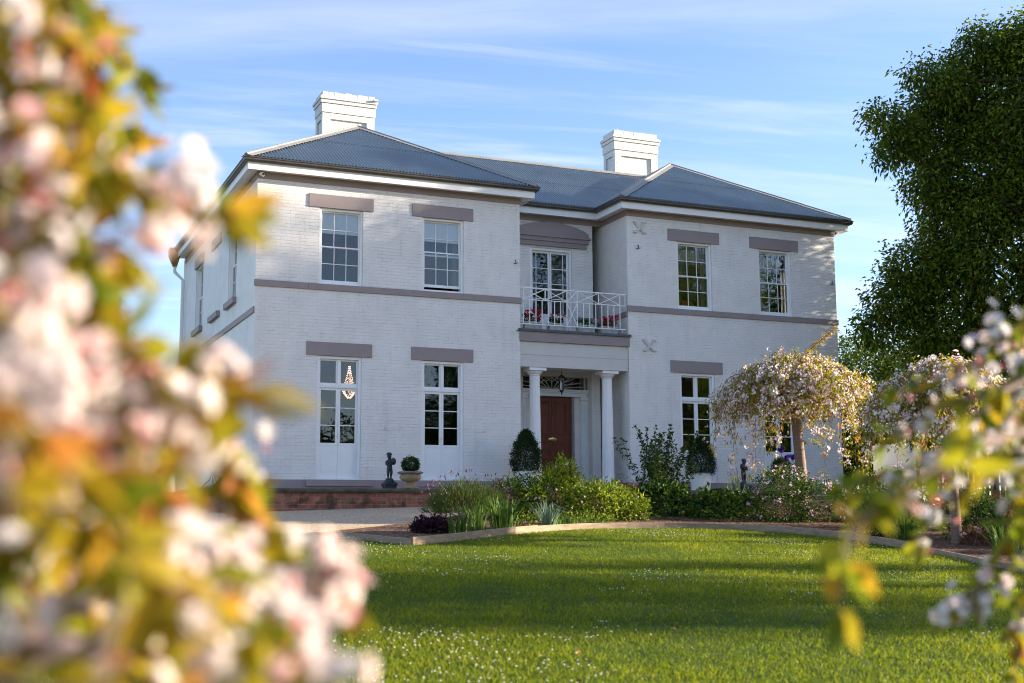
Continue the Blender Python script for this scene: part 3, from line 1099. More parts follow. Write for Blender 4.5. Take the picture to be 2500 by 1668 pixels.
def cap_line(m, a, b, up_n, w=0.16, r=0.045, lift=0.018):
    """lead-coloured ridge roll with two flanges"""
    a, b = np.array(a, float), np.array(b, float)
    d = unit(b - a)
    n1, n2 = [unit(np.array(q, float)) for q in up_n]
    f1 = np.cross(n1, d)
    f2 = np.cross(n2, d)
    mid = unit(n1 + n2)
    for f, n, other in ((f1, n1, n2), (f2, n2, n1)):
        if f @ other > 0:
            f *= 1
    f1 = f1 if f1 @ n2 < 0 else -f1
    f2 = f2 if f2 @ n1 < 0 else -f2
    f1, f2 = (-f1 if f1 @ n2 > 0 else f1), (-f2 if f2 @ n1 > 0 else f2)
    # flanges run down their own slope, away from the other
    s1 = f1 if (f1[2] < 0 or abs(f1[2]) < 1e-6) else -f1
    s2 = f2 if (f2[2] < 0 or abs(f2[2]) < 1e-6) else -f2
    prof = [s1 * w + n1 * lift, s1 * w + n1 * (lift + 0.006), s1 * r + n1 * (lift + 0.012)]
    for t in (0.25, 0.5, 0.75):
        nn = unit(n1 * (1 - t) + n2 * t)
        ss = s1 * (1 - t) + s2 * t
        prof.append(ss * r * 0.8 + nn * (lift + r))
    prof += [s2 * r + n2 * (lift + 0.012), s2 * w + n2 * (lift + 0.006), s2 * w + n2 * lift]
    N = max(2, int(np.linalg.norm(b - a) / 1.8) + 1)
    for k in range(N):                                     # lapped lengths
        p, q = a + (b - a) * k / N, a + (b - a) * (k + 1) / N + d * 0.03
        e = mid * 0.004 * (k % 2)
        base = len(m.v)
        m.v += [tuple(p + x + e) for x in prof] + [tuple(q + x + e) for x in prof]
        c = len(prof)
        for i in range(c):
            j = (i + 1) % c
            m.f.append((base + i, base + j, base + c + j, base + c + i))
        m.f += [tuple(base + i for i in range(c)), tuple(base + c + i for i in range(c))[::-1]]


nF, nB, nLf, nRt = (0, -TP, 1), (0, TP, 1), (-TP, 0, 1), (TP, 0, 1)
mb = MB()
for x0 in (-OV, XC - OV):
    apx = (x0 + HW, -OV + HW, ZR)
    cap_line(mb, (x0 + 0.02, -OV + 0.02, ZE + 0.01), apx, (nF, nLf))
    cap_line(mb, (x0 + 2 * HW - 0.02, -OV + 0.02, ZE + 0.01), apx, (nF, nRt))
    cap_line(mb, apx, (x0 + HW, LD, ZR), (nLf, nRt))
cap_line(mb, (-OV + HW, YR, ZR), (XC - OV + HW, YR, ZR), (nF, nB))
mb.build('ridge_capping', MT['cap'], roof)


def chimney(x0, x1, top, y0=5.2, y1=5.98, ragged=0.0):
    r = random.Random(int(x0 * 7))
    m = MB()
    zb = 9.6
    m.box(x0, x1, y0 + 0.05, y1 - 0.05, zb, top - 0.66)
    # frame round the sunk panels
    zt = top - 0.66
    m.box(x0, x0 + 0.19, y0, y0 + 0.05, zb, zt)
    m.box(x1 - 0.19, x1, y0, y0 + 0.05, zb, zt)
    m.box(x0 + 0.19, x1 - 0.19, y0, y0 + 0.05, zt - 0.19, zt)
    for xa, xb in ((x0 - 0.05, x0), (x1, x1 + 0.05)):
        m.box(xa, xb, y0, y0 + 0.16, zb, zt)
        m.box(xa, xb, y1 - 0.16, y1, zb, zt)
        m.box(xa, xb, y0 + 0.16, y1 - 0.16, zt - 0.19, zt)
    e = lambda o, a, b: m.box(x0 - 0.05 - o, x1 + 0.05 + o, y0 - o, y1 + o, a, b)
    e(0.025, top - 0.66, top - 0.38)
    e(0.055, top - 0.38, top - 0.27)
    e(0.085, top - 0.27, top - 0.19)
    e(0.05, top - 0.19, top - 0.15)
    n = 9
    for i in range(n):
        a = x0 - 0.05 + (x1 - x0 + 0.1) * i / n
        b = x0 - 0.05 + (x1 - x0 + 0.1) * (i + 1) / n - 0.002
        m.box(a, b, y0 + r.uniform(0, 0.01), y1, top - 0.15, top - r.uniform(0, ragged))
    c = m.build('chimney', MT['chim'], house, bevel=0.008)
    return c


ch1 = chimney(2.95, 4.44, 11.75, ragged=0.035)
MB().box(4.42, 4.56, 5.04, 5.3, 11.565, 11.62).build('loose_brick', MT['chim'], ch1)
ch2 = chimney(12.60, 14.08, 11.72, ragged=0.012)
for x, h in ((12.75, 0.09), (12.95, 0.06)):
    MB().tube([(x, 5.4, 11.68), (x + 0.02, 5.4, 11.72 + h)], 0.022, 8).build('flue_bracket', MT['pot'], ch2)

# lintels and door steps
for a, b in WIN_L + WIN_R:
    MB().box(a - 0.28, b + 0.26, -0.03, 0.02, 6.87, 7.20).build('lintel', MT['trim'], house, bevel=0.006)
    MB().box(a - 0.28, b + 0.26, -0.03, 0.02, 3.19, 3.52).build('lintel', MT['trim'], house, bevel=0.006)
    MB().box(a - 0.25, b + 0.30, -0.085, -0.032, 0.035, 0.192).build('door_step', MT['trim'], house, bevel=0.006)
for a, b in SIDE:
    MB().box(a - 0.1, b + 0.1, -0.045, 0.02, 6.83, 7.13, LS()).build('lintel', MT['trim'], house, bevel=0.006)
    MB().box(a - 0.1, b + 0.1, -0.10, 0.06, 4.76, 4.92, LS()).build('window_sill', MT['trim'], house, bevel=0.006)


def bars(m, T, x0, x1, z0, z1, nx, nz, v0, v1, stile, rail, bar, rail_top=None, rail_bot=None):
    """one glazed sash: stiles, rails and glazing bars; returns the glass rectangle"""
    rt, rbt = rail_top or rail, rail_bot or rail
    m.box(x0, x0 + stile, v0, v1, z0, z1, T)
    m.box(x1 - stile, x1, v0, v1, z0, z1, T)
    m.box(x0 + stile, x1 - stile, v0 + .001, v1, z0, z0 + rbt, T)
    m.box(x0 + stile, x1 - stile, v0 + .001, v1, z1 - rt, z1, T)
    gx0, gx1, gz0, gz1 = x0 + stile, x1 - stile, z0 + rbt, z1 - rt
    for i in range(1, nx):
        c = gx0 + (gx1 - gx0) * i / nx
        m.box(c - bar / 2, c + bar / 2, v0 + 0.006, v1 - 0.004, gz0, gz1, T)
    for j in range(1, nz):
        c = gz0 + (gz1 - gz0) * j / nz
        m.box(gx0, gx1, v0 + 0.008, v1 - 0.006, c - bar / 2, c + bar / 2, T)
    return gx0, gx1, gz0, gz1


def sash_window(T, x0, x1, z0, z1, raised=0.0, blind=None, curtain=None, v=0.13):
    m = MB()
    e = 0.004
    m.box(x0 + e, x0 + 0.06, v - 0.10, v + 0.09, z0 + e, z1 - e, T)
    m.box(x1 - 0.06, x1 - e, v - 0.10, v + 0.09, z0 + e, z1 - e, T)
    m.box(x0 + 0.06, x1 - 0.06, v - 0.095, v + 0.09, z1 - 0.055, z1 - e, T)
    m.box(x0 + 0.06, x1 - 0.06, v - 0.09, v + 0.09, z0 + e, z0 + 0.05, T)
    f = m.build('window', MT['white'], house, bevel=0.003)
    a, b, c, d = x0 + 0.06, x1 - 0.06, z0 + 0.05, z1 - 0.055
    mid = (c + d) / 2
    gl = MB()
    m = MB()
    g1 = bars(m, T, a, b, mid - 0.02, d, 3, 2, v + 0.004, v + 0.034, 0.035, 0.035, 0.018)
    gl.box(g1[0], g1[1], v + 0.016, v + 0.020, g1[2], g1[3], T)
    g2 = bars(m, T, a, b, c + raised, mid + 0.02 + raised, 3, 2, v - 0.032, v - 0.002, 0.035, 0.035, 0.018, rail_bot=0.07)
    gl.box(g2[0], g2[1], v - 0.020, v - 0.016, g2[2], g2[3], T)
    m.build('sash', MT['white'], f, bevel=0.002)
    gl.build('pane', MT['glass'], f)
    if blind:
        mb = MB()
        mb.box(a, b, v + 0.042, v + 0.046, d - (d - c) * blind, d, T)
        mb.box(a, b, v + 0.040, v + 0.052, d - (d - c) * blind - 0.025, d - (d - c) * blind, T)
        mb.build('blind', MT['blind'], f)
    for s, w in (curtain or ()):
        mb = MB()
        n = 12
        p0 = b - w if s > 0 else a
        for k in range(n):
            u0, u1 = p0 + w * k / n, p0 + w * (k + 1) / n
            o = 0.03 * (k % 2)
            mb.add([T(u0, v + 0.17 + o, c), T(u1, v + 0.20 - o, c), T(u1, v + 0.20 - o, d), T(u0, v + 0.17 + o, d)], [(0, 1, 2, 3)])
        mb.build('curtain', MT['curtain'], f)
    return f


sash_window(FR(), *WIN_L[0], *UZ, blind=0.29)
sash_window(FR(), *WIN_L[1], *UZ, raised=0.075, blind=0.28, curtain=((1, 0.14),))
w3 = sash_window(FR(), *WIN_R[0], *UZ, curtain=((1, 0.12),))
w4 = sash_window(FR(), *WIN_R[1], *UZ)
for w, x0 in ((w3, WIN_R[0][0]), (w4, WIN_R[1][0])):            # gathered pelmets
    mb = MB()
    for k in range(24):
        u0, u1 = x0 + 0.06 + 0.99 * k / 24, x0 + 0.06 + 0.99 * (k + 1) / 24
        o = 0.02 * (k % 2)
        mb.add([(u0, 0.36 + o, 6.40 + 0.02 * (k % 2)), (u1, 0.38 - o, 6.42 - 0.02 * (k % 2)), (u1, 0.38 - o, 6.72), (u0, 0.36 + o, 6.72)], [(0, 1, 2, 3)])
    mb.build('pelmet', MT['curtain'], w)
mb = MB()
for k in range(10):
    mb.add([(14.72 + 0.02 * k, 0.7 + 0.03 * (k % 2), 5.0), (14.74 + 0.02 * k, 0.73 - 0.03 * (k % 2), 5.0), (14.74 + 0.02 * k, 0.73 - 0.03 * (k % 2), 6.5), (14.72 + 0.02 * k, 0.7 + 0.03 * (k % 2), 6.5)], [(0, 1, 2, 3)])
mb.build('curtain', MT['curtain'], w4)
sash_window(RS(XD), 1.2, 2.3, *UZ)
sash_window(LS(), *SIDE[0], 4.93, 6.85, blind=0.5)
sash_window(LS(), *SIDE[2], 4.93, 6.85, blind=0.5)


def french_door(T, x0, x1, z0, z1, v=0.12, transom=True, margin=False, name='french_door'):
    m = MB()
    e = 0.004
    m.box(x0 + e, x0 + 0.07, v - 0.10, v + 0.09, z0 + e, z1 - e, T)
    m.box(x1 - 0.07, x1 - e, v - 0.10, v + 0.09, z0 + e, z1 - e, T)
    m.box(x0 + 0.07, x1 - 0.07, v - 0.095, v + 0.09, z1 - 0.07, z1 - e, T)
    m.box(x0 + 0.07, x1 - 0.07, v - 0.09, v + 0.09, z0 + e, z0 + 0.05, T)
    gl = MB()
    a, b, c, d = x0 + 0.07, x1 - 0.07, z0 + 0.05, z1 - 0.07
    mid = (a + b) / 2
    if transom:
        zt = d - 0.62
        m.box(a, b, v - 0.06, v + 0.06, zt - 0.08, zt, T)
        m.box(mid - 0.03, mid + 0.03, v - 0.05, v + 0.05, zt, d, T)
        for p, q in ((a, mid - 0.03), (mid + 0.03, b)):
            g = bars(m, T, p, q, zt, d, 1, 1, v - 0.02, v + 0.02, 0.035, 0.04, 0.02)
            gl.box(g[0], g[1], v - 0.003, v + 0.003, g[2], g[3], T)
        d = zt - 0.08
    f = m.build(name, MT['white'], house, bevel=0.003)
    for p, q in ((a, mid - 0.002), (mid + 0.002, b)):
        m = MB()
        zp = c + (0.78 if not margin else 0.55)
        s = 0.055
        g = bars(m, T, p, q, zp, d, 1, 3 if not margin else 4, v - 0.025, v + 0.02, s, 0.06, 0.022)
        if margin:
            k = g[1] - 0.11 if p > a else g[0] + 0.11
            m.box(k - 0.009, k + 0.009, v - 0.018, v + 0.014, g[2], g[3], T)
        gl.box(g[0], g[1], v - 0.004, v + 0.002, g[2], g[3], T)
        m.box(p, q, v - 0.025, v + 0.02, c, zp - 0.001, T)                     # solid panel below the glass
        m.box(p + 0.07, q - 0.07, v - 0.031, v - 0.024, c + 0.14, zp - 0.10, T)
        m.build('door_leaf', MT['white'], f, bevel=0.003)
    mb = MB()
    h = c + 1.02
    mb.box(mid + 0.005, mid + 0.035, v - 0.035, v - 0.024, h - 0.07, h + 0.07, T)
    mb.tube([T(mid + 0.02, v - 0.03, h), T(mid + 0.02, v - 0.075, h), T(mid - 0.05, v - 0.075, h)], 0.009, 6)
    mb.build('handle', MT['white'] if not margin else MT['black'], f)
    gl.build('pane', MT['glass'], f)
    return f


for a, b in WIN_L + WIN_R:
    french_door(FR(), a, b, *DZ)
french_door(FR(RU), 7.87, 9.16, 4.2, 6.70, transom=False, margin=True)
french_door(LS(), SIDE[0][0], SIDE[0][1], 0.3, 3.0)

# pediment over the balcony door
mb = MB()
for k, (hw, o, z0, z1) in enumerate(((1.09, 0.07, 6.75, 6.885), (1.14, 0.10, 6.885, 7.00), (1.20, 0.14, 7.00, 7.06))):
    mb.box(XM - hw, XM + hw, RU - o, RU + 0.01, z0, z1 - 0.001)
top = [(XM - 1.14 + 2.28 * i / 24, 7.06 + (0.13 if 0 < i < 24 else 0.10) + 0.25 * (1 - ((i - 12) / 12) ** 2)) for i in range(25)]
vs = [(x, y, z) for y in (RU - 0.10, RU + 0.01) for x, z in top + [(XM + 1.14, 7.06), (XM - 1.14, 7.06)]]
n = len(top) + 2
mb.add(vs, [tuple(range(n)), tuple(range(2 * n - 1, n - 1, -1))] + [(i, i + n, (i + 1) % n + n, (i + 1) % n) for i in range(n)])
mb.build('pediment', MT['trim'], house, bevel=0.005)

# porch: entablature, balcony slab, ceiling, columns
MB().box(WL - 0.022, XC + 0.022, -0.03, 0.5, 3.825, 4.08).build('entablature_band', MT['trim'], house, bevel=0.006)
mb = MB()
mb.box(WL + 0.004, XC - 0.012, 0.03, 0.5, 3.475, 3.824)
mb.box(WL + 0.004, XC - 0.012, 0.04, 0.5, 3.465, 3.475)
mb.box(WL + 0.004, XC - 0.012, 0.028, 0.5, 3.16, 3.465)
mb.build('entablature', MT['beige'], house, bevel=0.003)
MB().box(WL + 0.004, XC - 0.004, 0.5, RL - 0.002, 3.33, 3.5).build('porch_ceiling', MT['cream'], house)
sl = MB().box(WL - 0.055, XC + 0.055, -0.07, RU - 0.002, 4.081, 4.152).build('balcony_slab', MT['slab'], house, bevel=0.004)
MB().tube([(WL - 0.05, -0.05, 4.10), (WL - 0.22, -0.25, 4.03)], 0.012, 6).build('overflow_spout', MT['black'], sl)


def column(x, y):
    N = 80
    fl = lambda i, k: 1 - 0.075 * (0.5 + 0.5 * math.cos(2 * math.pi * k / N * 20)) if k >= 0 else 1
    m = MB()
    prof = [(0.165 - 0.03 * (t / 10) ** 1.3, 0.14 + 2.63 * t / 10) for t in range(11)]
    m.lathe(prof, (x, y, 0), N, fl)
    m.lathe([(0.128, 2.765), (0.128, 2.785)], (x, y, 0), N)
    m.lathe([(0.137, 2.785), (0.135, 2.96)], (x, y, 0), N, fl)
    c = m.build('column', MT['white'], house, smooth=True, auto=50)
    m = MB()
    m.lathe([(0.137, 2.955), (0.150, 2.97), (0.145, 2.985), (0.17, 3.00), (0.205, 3.045), (0.215, 3.065), (0.205, 3.078)], (x, y, 0), 40)
    m.build('capital', MT['white'], c, smooth=True)
    MB().box(x - 0.24, x + 0.24, y - 0.24, y + 0.24, 3.079, 3.158).build('abacus', MT['white'], c, bevel=0.005)
    m = MB()
    m.box(x - 0.27, x + 0.27, y - 0.27, y + 0.27, 0.0, 0.095)
    m.box(x - 0.30, x + 0.30, y - 0.30, y + 0.30, 0.096, 0.145)
    m.build('column_base', MT['white'], c, bevel=0.008)


column(7.45, 0.29)
column(9.58, 0.29)

# entrance: door, jambs, pilasters, cornice, fanlight
YD = RL + 0.32
mb = MB()
mb.box(7.49, 7.69, YD, YD + 0.2, 0.0, 2.62)
mb.box(9.34, 9.54, YD, YD + 0.2, 0.0, 2.62)
mb.box(7.69, 7.86, YD + 0.03, YD + 0.2, 0.0, 2.62)
mb.box(9.17, 9.34, YD + 0.03, YD + 0.2, 0.0, 2.62)
mb.build('door_surround', MT['wall'], house)
mb = MB()
mb.box(7.86, 7.93, YD + 0.01, YD + 0.2, 0.0, 2.55)
mb.box(9.10, 9.17, YD + 0.01, YD + 0.2, 0.0, 2.55)
mb.build('door_jamb', MT['trim'], house)
for x0, x1 in ((7.46, 7.68), (9.35, 9.56)):
    m = MB()
    w = (x1 - x0) / 9
    m.box(x0, x1, YD - 0.05, YD + 0.001, 0.02, 2.55)
    for i in range(0, 9, 2):
        m.box(x0 + w * i + .004, x0 + w * (i + 1) - .004, YD - 0.075, YD - 0.05, 0.25, 2.30)
    m.box(x0 - 0.02, x1 + 0.02, YD - 0.085, YD - 0.076, 2.33, 2.36)
    m.box(x0 - 0.03, x1 + 0.03, YD - 0.10, YD + 0.001, 2.47, 2.56)
    m.build('pilaster', MT['white'], house, bevel=0.004)
mb = MB()
mb.box(7.50, 9.53, YD - 0.06, YD + 0.25, 2.56, 2.66)
mb.box(7.485, 9.545, YD - 0.10, YD + 0.25, 2.66, 2.70)
mb.box(7.44, 9.60, YD - 0.14, YD + 0.25, 2.70, 2.75)
mb.build('door_cornice', MT['white'], house, bevel=0.004)
MB().box(7.485, 9.545, YD - 0.16, YD + 0.2, 3.10, 3.325).build('door_head', MT['cream'], house)
fan = MB()
fan.box(7.485, 7.53, YD + 0.04, YD + 0.12, 2.75, 3.10)
fan.box(9.50, 9.545, YD + 0.04, YD + 0.12, 2.75, 3.10)
for k in range(-4, 5):                                   # radiating curved bars
    ang = k * math.radians(20)
    end = (XM + math.tan(ang) * 0.33 if abs(k) < 4 else XM + math.copysign(0.98, k), 3.09)
    ex = max(7.54, min(9.49, XM + math.sin(ang) * 1.05))
    ez = 2.77 + min(0.32, 0.36 * math.cos(ang) + 0.02)
    fan.tube([(XM + 0.03 * k, YD + 0.06, 2.76), (XM + (ex - XM) * 0.5, YD + 0.06, 2.77 + (ez - 2.77) * 0.62), (ex, YD + 0.06, ez)], 0.013, 6)
    if abs(k) < 4:
        kk = (ex - XM) * 0.5
        fan.tube([(XM + kk, YD + 0.06, 2.77 + (ez - 2.77) * 0.62), (XM + kk + 0.09, YD + 0.06, ez - 0.06), (min(9.48, XM + kk + 0.2), YD + 0.06, ez + 0.01)], 0.011, 6)
        fan.tube([(XM + kk, YD + 0.06, 2.77 + (ez - 2.77) * 0.62), (XM + kk - 0.09, YD + 0.06, ez - 0.06), (max(7.54, XM + kk - 0.2), YD + 0.06, ez + 0.01)], 0.011, 6)
fan = fan.build('fanlight', MT['cream'], house)
MB().box(7.53, 9.50, YD + 0.09, YD + 0.10, 2.75, 3.10).build('pane', MT['glass'], fan)
MB().box(7.50, 9.53, YD + 0.4, YD + 0.42, 0.0, 3.4).build('hall_wall', MT['inside'], house)

m = MB()
yd = YD + 0.10
x0, x1, z0, z1 = 7.935, 9.095, 0.02, 2.545
m.box(x0, x1, yd, yd + 0.06, z0, z1)
st, md = 0.13, 0.055
cx = (x0 + x1) / 2
rows = [(0.30, 0.86), (1.02, 1.32), (1.46, 2.42)]
for a, b in ((x0, x0 + st), (cx - md, cx - 0.004), (cx + 0.004, cx + md), (x1 - st, x1)):
    m.box(a, b, yd - 0.022, yd - 0.0005, z0, z1)
zz_ = [z0] + [q for r_ in rows for q in r_] + [z1]
for a, b in ((x0 + st, cx - md), (cx + md, x1 - st)):
    for i in range(0, len(zz_), 2):
        m.box(a, b, yd - 0.020, yd - 0.0005, zz_[i], zz_[i + 1])
    for c, d in rows:
        for o, h in ((0.0, 0.018), (0.03, 0.012)):
            m.box(a + o, a + o + 0.022, yd - h, yd - .0006, c + o, d - o)
            m.box(b - o - 0.022, b - o, yd - h, yd - .0006, c + o, d - o)
            m.box(a + o + .022, b - o - .022, yd - h, yd - .0006, c + o, c + o + 0.022)
            m.box(a + o + .022, b - o - .022, yd - h, yd - .0006, d - o - 0.022, d - o)
        m.box(a + 0.085, b - 0.085, yd - 0.016, yd - .0007, c + 0.085, d - 0.085)
door = m.build('front_door', MT['wood'], house, bevel=0.004)
m = MB()
m.lathe([(0.055, 0), (0.075, 0.012), (0.06, 0.03), (0.03, 0.036)], (0, 0, 0), 24)
m.v = [(cx + 0.02 + v[0] * 1.8, yd - 0.022 - v[2], 1.39 + v[1] * 0.9) for v in m.v]
m.tube([(cx - 0.03, yd - 0.06, 1.40), (cx - 0.01, yd - 0.075, 1.36), (cx + 0.05, yd - 0.075, 1.36), (cx + 0.07, yd - 0.06, 1.40)], 0.009, 8)
m.build('letter_plate', MT['brass'], door, smooth=True)

# balcony railing
YB = 0.04
m = MB()
bx = [6.93, 10.05]
m.tube([(bx[0], YB, 5.245), (bx[1], YB, 5.245)], 0.021, 8)
m.tube([(bx[0], YB, 4.935), (bx[1], YB, 4.935)], 0.014, 6)
m.tube([(bx[0], YB, 4.285), (bx[1], YB, 4.285)], 0.016, 6)
px = [7.03, 7.66, 8.29, 8.60, 9.24, 9.88]
for x in (px[0], px[2], px[3], px[5]):
    m.tube([(x, YB, 4.285), (x, YB, 5.245)], 0.014, 6)
for x in (px[1], px[4]):
    m.tube([(x, YB, 4.935), (x, YB, 5.245)], 0.016, 6)
m.tube([(10.04, YB, 4.935), (10.04, YB, 5.245)], 0.012, 6)
for a, b in zip(px[:-1], px[1:]):
    m.tube([(a + .01, YB - .004, 4.945), (b - .01, YB - .004, 5.235)], 0.012, 6)
    m.tube([(a + .01, YB + .004, 5.235), (b - .01, YB + .004, 4.945)], 0.012, 6)
m.tube([(px[2], YB - .004, 4.29), (px[3], YB - .004, 4.93)], 0.012, 6)
m.tube([(px[2], YB + .004, 4.93), (px[3], YB + .004, 4.29)], 0.012, 6)
for a, b in ((px[0], px[2]), (px[3], px[5])):
    for i in range(1, 7):
        x = a + (b - a) * i / 7
        m.tube([(x, YB, 4.285), (x, YB, 4.935)], 0.0135, 6)
for x in (7.0, 9.95):
    m.tube([(x, YB, 4.285), (x, YB + 0.05, 4.15)], 0.012, 6)
m.build('balcony_railing', MT['white'], house, smooth=True)

# wall-tie crosses and small wall hooks
for x, z in ((10.51, 7.13), (10.74, 3.87)):
    m = MB()
    for s in (-1, 1):
        a, b = np.array([x - 0.15, 0, z - 0.14 * s]), np.array([x + 0.15, 0, z + 0.14 * s])
        d = unit(b - a)
        p = np.array([-d[2], 0, d[0]]) * 0.028
        y0, y1 = -0.05 - 0.004 * s, 0.01
        vs = [q + np.array([0, y, 0]) for y in (y0, y1) for q in (a - p, b - p, b + p, a + p)]
        m.add(vs, [(0, 1, 2, 3), (7, 6, 5, 4), (0, 4, 5, 1), (1, 5, 6, 2), (2, 6, 7, 3), (3, 7, 4, 0)])
        for e in (a, b):
            m.add([(e[0] + dx * 0.05, y, e[2] + dz * 0.022 + 0.02) for y in (y0 - .003, y1) for dx, dz in ((-1, -1), (1, -1), (1, 1), (-1, 1))],
                  [(0, 1, 2, 3), (7, 6, 5, 4), (0, 4, 5, 1), (1, 5, 6, 2), (2, 6, 7, 3), (3, 7, 4, 0)])
    m.lathe([(0.03, 0), (0.03, 0.02), (0.015, 0.03)], (0, 0, 0), 6)
    k = len(m.v) - 18
    m.v[k:] = [(x + v[0], -0.03 - v[2], z + v[1]) for v in m.v[k:]]
    m.build('wall_tie', MT['beige'], house)
for x, z, b in ((0.93, 1.47, 0), (3.23, 1.44, 1), (3.63, 1.45, 0), (5.87, 1.43, 0), (10.4, 6.55, 1), (6.75, 5.85, 1), (16.85, 6.0, 1)):
    m = MB()
    m.tube([(x, 0, z), (x + 0.02, -0.06, z), (x + 0.02, -0.09, z + 0.04), (x + 0.03, -0.06, z + 0.09), (x + 0.02, -0.03, z + 0.07)], 0.011, 6)
    if b:
        m.tube([(x, -0.02, z), (x + 0.1, -0.05, z + 0.02)], 0.010, 6)
    m.build('wall_hook', MT['wall'] if z < 2 else MT['black'], house)

# things fixed to or hanging from the house
for x, lab in ((0.06, 'small white security camera under the eaves at the left corner'), (16.93, 'small white security camera under the eaves at the right corner')):
    t = thing('security_camera', lab, 'security camera', (x, -0.1, 7.5), 'security cameras')
    m = MB()
    m.tube([(x, -0.02, 7.54), (x, -0.10, 7.54)], 0.03, 10)
    m.build('bracket', MT['white'], t)
    m = MB()
    m.tube([(x - 0.02, -0.08, 7.535), (x + 0.0, -0.12, 7.53), (x + 0.03, -0.20, 7.50)], [0.035, 0.052, 0.048], 14)
    m.build('camera_body', MT['white'], t, smooth=True)
    MB().tube([(x + 0.03, -0.20, 7.50), (x + 0.033, -0.206, 7.497)], 0.036, 14).build('lens', MT['black'], t)

lt = thing('hanging_lantern', 'black glass lantern hanging in the porch above the front door', 'lantern', (8.39, 0.62, 2.55))
m = MB()
lx, ly = 8.39, 0.62
m.tube([(lx, ly, 3.33), (lx, ly, 3.04)], 0.008, 6)
m.lathe([(0.02, 0.49), (0.05, 0.47), (0.10, 0.43), (0.105, 0.41), (0.09, 0.40)], (lx, ly, 2.57), 8)
m.lathe([(0.005, -0.06), (0.018, -0.03), (0.012, 0.0), (0.05, 0.04), (0.062, 0.07), (0.055, 0.08)], (lx, ly, 2.57), 8)
for k in range(8):
    a = 2 * math.pi * k / 8
    m.tube([(lx + 0.058 * math.cos(a), ly + 0.058 * math.sin(a), 2.65), (lx + 0.085 * math.cos(a), ly + 0.085 * math.sin(a), 2.98)], 0.006, 5)
m.build('lantern_frame', MT['black'], lt)
MB().lathe([(0.05, 2.655), (0.076, 2.965)], (lx, ly, 0), 8).build('lantern_glass', MT['glass'], lt)
MB().tube([(lx, ly, 2.64), (lx, ly, 2.84)], 0.017, 8).build('candle', MT['white'], lt)

cl = thing('chandelier', 'lit crystal chandelier seen through the leftmost French door', 'chandelier', (2.75, 1.4, 2.3))
m = MB()
rc = random.Random(4)
for k in range(26):
    a = 2 * math.pi * k / 26
    for r0, zt, rb_, zb_ in ((0.03, 3.12, 0.15, 2.62), (0.20, 2.58, 0.05, 2.32)):
        for q in range(12):
            if rc.random() < 0.55:
                f = q / 11
                r_, z_ = r0 + (rb_ - r0) * f ** 1.6, zt + (zb_ - zt) * f
                m.lathe([(0.002, -0.012), (0.007, 0), (0.002, 0.012)], (2.75 + r_ * math.cos(a), 1.4 + r_ * math.sin(a), z_), 4)
many(m.build('crystal_strings', MT['crystal'], cl))
MB().tube([(2.75, 1.4, 3.69), (2.75, 1.4, 3.15)], 0.01, 5).build('suspension_rod', MT['brass'], cl)
MB().lathe([(0.25, 2.585), (0.25, 2.615)], (2.75, 1.4, 0), 16).build('chandelier_rim', MT['brass'], cl)
for x, y, lab in ((11.95, 0.75, 'white lampshade table lamp behind the upper window left of the right wing'), (14.55, 0.75, 'white lampshade table lamp behind the last upper window')):
    t = thing('table_lamp', lab, 'lamp', (x, y, 4.1), 'table lamps in the upper rooms')
    MB().lathe([(0.17, 5.12), (0.09, 5.38)], (x, y, 0), 16).build('lamp_shade', MT['lamp_white'], t, smooth=True)
    MB().lathe([(0.09, 4.62), (0.04, 4.66), (0.07, 4.85), (0.02, 5.0), (0.015, 5.14)], (x, y, 0), 12).build('lamp_base', MT['brass'], t, smooth=True)
    t2 = MB().box(x - 0.3, x + 0.3, y - 0.2, y + 0.3, 4.1, 4.62).build('side_table', MT['floor'])
    tag(t2, 'dark side table under the lamp in the ' + ('first' if x < 13 else 'last') + ' upper room of the right wing', 'table', 'side tables in the upper rooms')
m = MB()
m.box(12.42, 12.85, 1.05, 1.15, 4.5, 5.42)
m.box(12.40, 12.87, 0.6, 1.05, 4.42, 4.55)
ac = m.build('upholstered_chair', MT['orange'], bevel=0.03)
tag(ac, 'orange chair just inside the upper window with a lamp', 'chair')
for x in (12.44, 12.83):
    for y in (0.64, 1.10):
        MB().tube([(x, y, 4.1), (x, y, 4.43)], 0.02, 6).build('leg', MT['floor'], ac)

# ------------------------------------------------------------------ terrace with brick retaining wall
TX0, TX1, TY = -1.25, 19.0, -1.8
terr = thing('terrace', 'low old red brick terrace wall with dark rounded coping before the house', 'terrace', (TX0, TY, -0.6))
MB().box(TX0 + 0.02, TX1, TY + 0.25, LD + 1, -0.9, -0.062).build('terrace_paving', MT['paving'], terr)
m = MB()
m.box(TX0, TX1, TY, TY + 0.24, -1.1, -0.16)
m.box(TX0, TX0 + 0.24, TY + 0.24, LD + 1, -1.1, -0.16)
m.build('brick_wall', MT['brick'], terr)
m = MB()
x = TX0 - 0.06
k = 0
while x < TX1:
    w = 0.80 + 0.05 * ((k * 7) % 5)
    dy = 0.006 * ((k * 3) % 4)
    prof = [(TY - 0.075 + dy, -0.145), (TY - 0.09 + dy, -0.12), (TY - 0.09 + dy, -0.09), (TY - 0.07 + dy, -0.066), (TY - 0.03 + dy, -0.055 - 0.002 * (k % 3)), (TY + 0.28, -0.055 - 0.002 * (k % 3)), (TY + 0.28, -0.159), (TY - 0.05, -0.159)]
    vs = [(q, y, z) for q in (x + 0.004, x + w - 0.004) for y, z in prof]
    c = len(prof)
    m.add(vs, [tuple(range(c)), tuple(range(2 * c - 1, c - 1, -1))] + [(i, (i + 1) % c, (i + 1) % c + c, i + c) for i in range(c)])
    x += w
    k += 1
y = TY + 0.285
